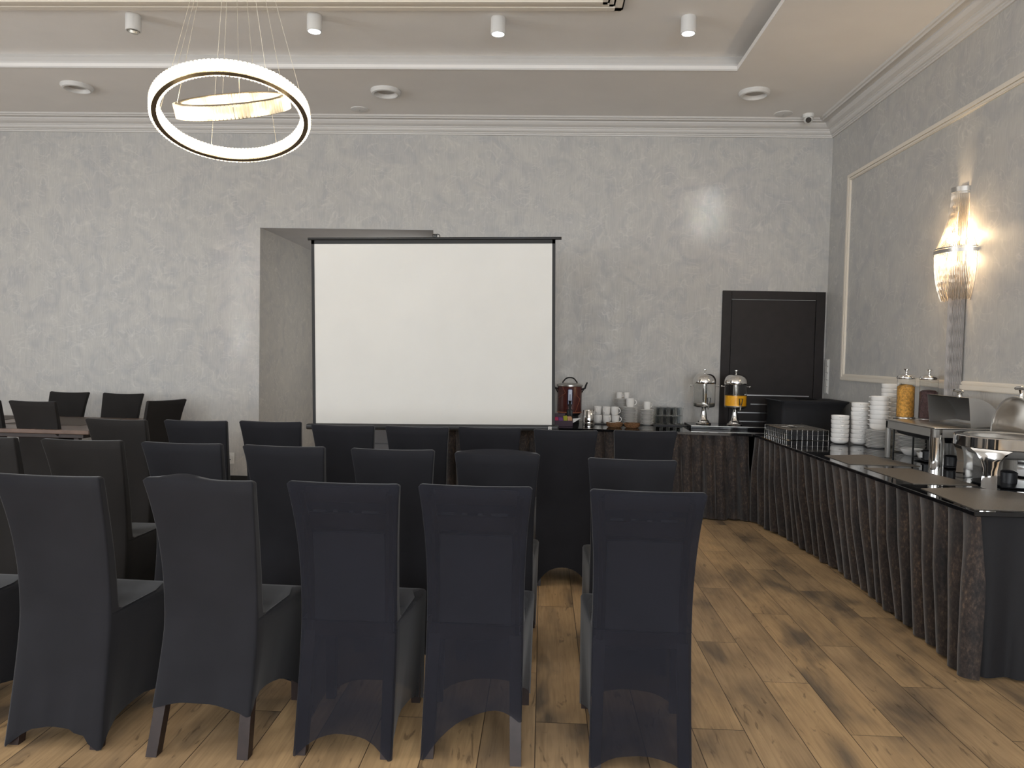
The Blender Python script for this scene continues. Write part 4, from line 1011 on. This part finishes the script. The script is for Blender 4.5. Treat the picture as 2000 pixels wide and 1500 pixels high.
# ------------------------------------------------------------------ wall fittings
t = thing('light_switch', 'tall white five-gang switch panel on the wall beside the door', 'switch', (XR, 7.68 - .06, 1.30))
b = B(); rbox(b, -.010, 0, -.045, .045, -.175, .175, .004); part('switch_frame', b, M['plastic_white'], t)
for k in range(5):
    b = B(); rbox(b, -.016, -.009, -.030, .030, -.165 + k * .068, -.165 + k * .068 + .058, .003); part('rocker', b, M['plastic_white'], t)
t = thing('wall_socket', 'white wall socket low on the wallpaper between chair backs', 'socket', (-3.285, YB, .300))
b = B(); rbox(b, -.045, .045, -.010, 0, -.06, .06, .004); part('socket_plate', b, M['plastic_white'], t)
b = B(); lathe(b, [(.0, 0), (.036, 0), (.036, .005), (.030, .006), (.028, -.004), (0, -.004)], 24); o = part('socket_insert', b, M['plastic_white'], t, True, loc=(-.008, -.0105, -.004)); o.rotation_euler = (PI / 2, 0, 0)
b = B(); tube(b, [(-.02, -.012, .008), (-.02, -.030, .008)], .004, 8); tube(b, [(.004, -.012, -.012), (.004, -.030, -.012)], .004, 8); part('socket_pins', b, M['black_metal'], t)

# ------------------------------------------------------------------ chain sconce
sn = thing('wall_sconce', 'lit crystal chain wall sconce with a long ball-chain tassel', 'wall lamp', (XR, 5.275, 2.0))
ZT_, ZH = .665, .235        # top bracket, hoop heights above 2.0
def half(r, n, z, rx=None, dy=0):
    return [(-(rx or r) * math.sin(PI * k / n), dy + r * math.cos(PI * k / n), z) for k in range(n + 1)]
def strip(b, r, z0, z1, rx, th=.004):
    rows = [half(r, 28, z0, rx), half(r, 28, z1, rx), half(r - th, 28, z1, rx - th), half(r - th, 28, z0, rx - th)]
    rows.append(rows[0]); grid(b, rows)
b = B(); strip(b, .072, ZT_ - .035, ZT_ - .002, .085); strip(b, .068, ZT_ - .05, ZT_ - .038, .080); rbox(b, -.01, -.001, -.05, .05, .05, ZT_, .003); part('top_bracket', b, M['satin'], sn, True, 40)
b = B(); strip(b, .190, ZH - .028, ZH - .002, .170, .005); strip(b, .186, ZH + .002, ZH + .012, .166); part('hoop', b, M['satin'], sn, True, 40)
def beads(b, pts, r=.0021):
    tube(b, pts, [r * (1.25 if i % 2 else .8) for i in range(len(pts))], 4, cap=False)
b = B(); NS = 40
for k in range(NS + 1):
    a = PI * k / NS; pts = []
    for i in range(17):
        g = i / 16; rr_ = .066 + (.184 - .066) * g ** 2.1; rx = .078 + (.163 - .078) * g ** 2.1
        pts.append((-rx * math.sin(a) - .003, rr_ * math.cos(a), ZT_ - .035 + (ZH - .01 - ZT_ + .035) * g))
    beads(b, pts)
o = part('upper_chains', b, M['chain'], sn); o['kind'] = 'stuff'
b = B(); rnd = random.Random(3)
for k in range(NS + 9):
    a = PI * k / (NS + 8); pts = []; zb = -.095 - .02 * rnd.random()
    for i in range(15):
        g = i / 14; s_ = 1 - .30 * g ** 2.5
        pts.append((-.160 * s_ * math.sin(a) - .003, .182 * s_ * math.cos(a) + rnd.uniform(-.0015, .0015), ZH - .02 + (zb - ZH + .02) * g))
    beads(b, pts)
o = part('lower_chains', b, M['chain'], sn); o['kind'] = 'stuff'
b = B()
for k in range(34):
    a = PI * k / 33; zb = -.80 - .03 * rnd.random()
    beads(b, [(-.055 * math.sin(a) - .012, .078 * math.cos(a) + rnd.uniform(-.001, .001), ZH - .08 + (zb - ZH + .08) * i / 20) for i in range(21)], .0024)
for k in range(20):
    zb = -.79 - .03 * rnd.random(); beads(b, [(-.010, -.07 + .14 * k / 19, ZH - .08 + (zb - ZH + .08) * i / 20) for i in range(21)], .0024)
o = part('tassel', b, M['chain_dark'], sn); o['kind'] = 'stuff'
for (y, z) in ((-.045, .31), (.045, .31), (-.01, .145)):
    b = B(); bmesh.ops.create_uvsphere(b, u_segments=16, v_segments=12, radius=.019); part('bulb', b, M['bulb'], sn, True, loc=(-.065, y, z))
    ld = bpy.data.lights.new('sconce_glow', 'POINT'); ld.energy = 7 if z > .2 else 3.5; ld.color = (1, .72, .42); ld.shadow_soft_size = .02
    lo = bpy.data.objects.new('sconce_glow', ld); C.objects.link(lo); lo.location = (XR - .10, 5.275 + y, 2.0 + z + .03)
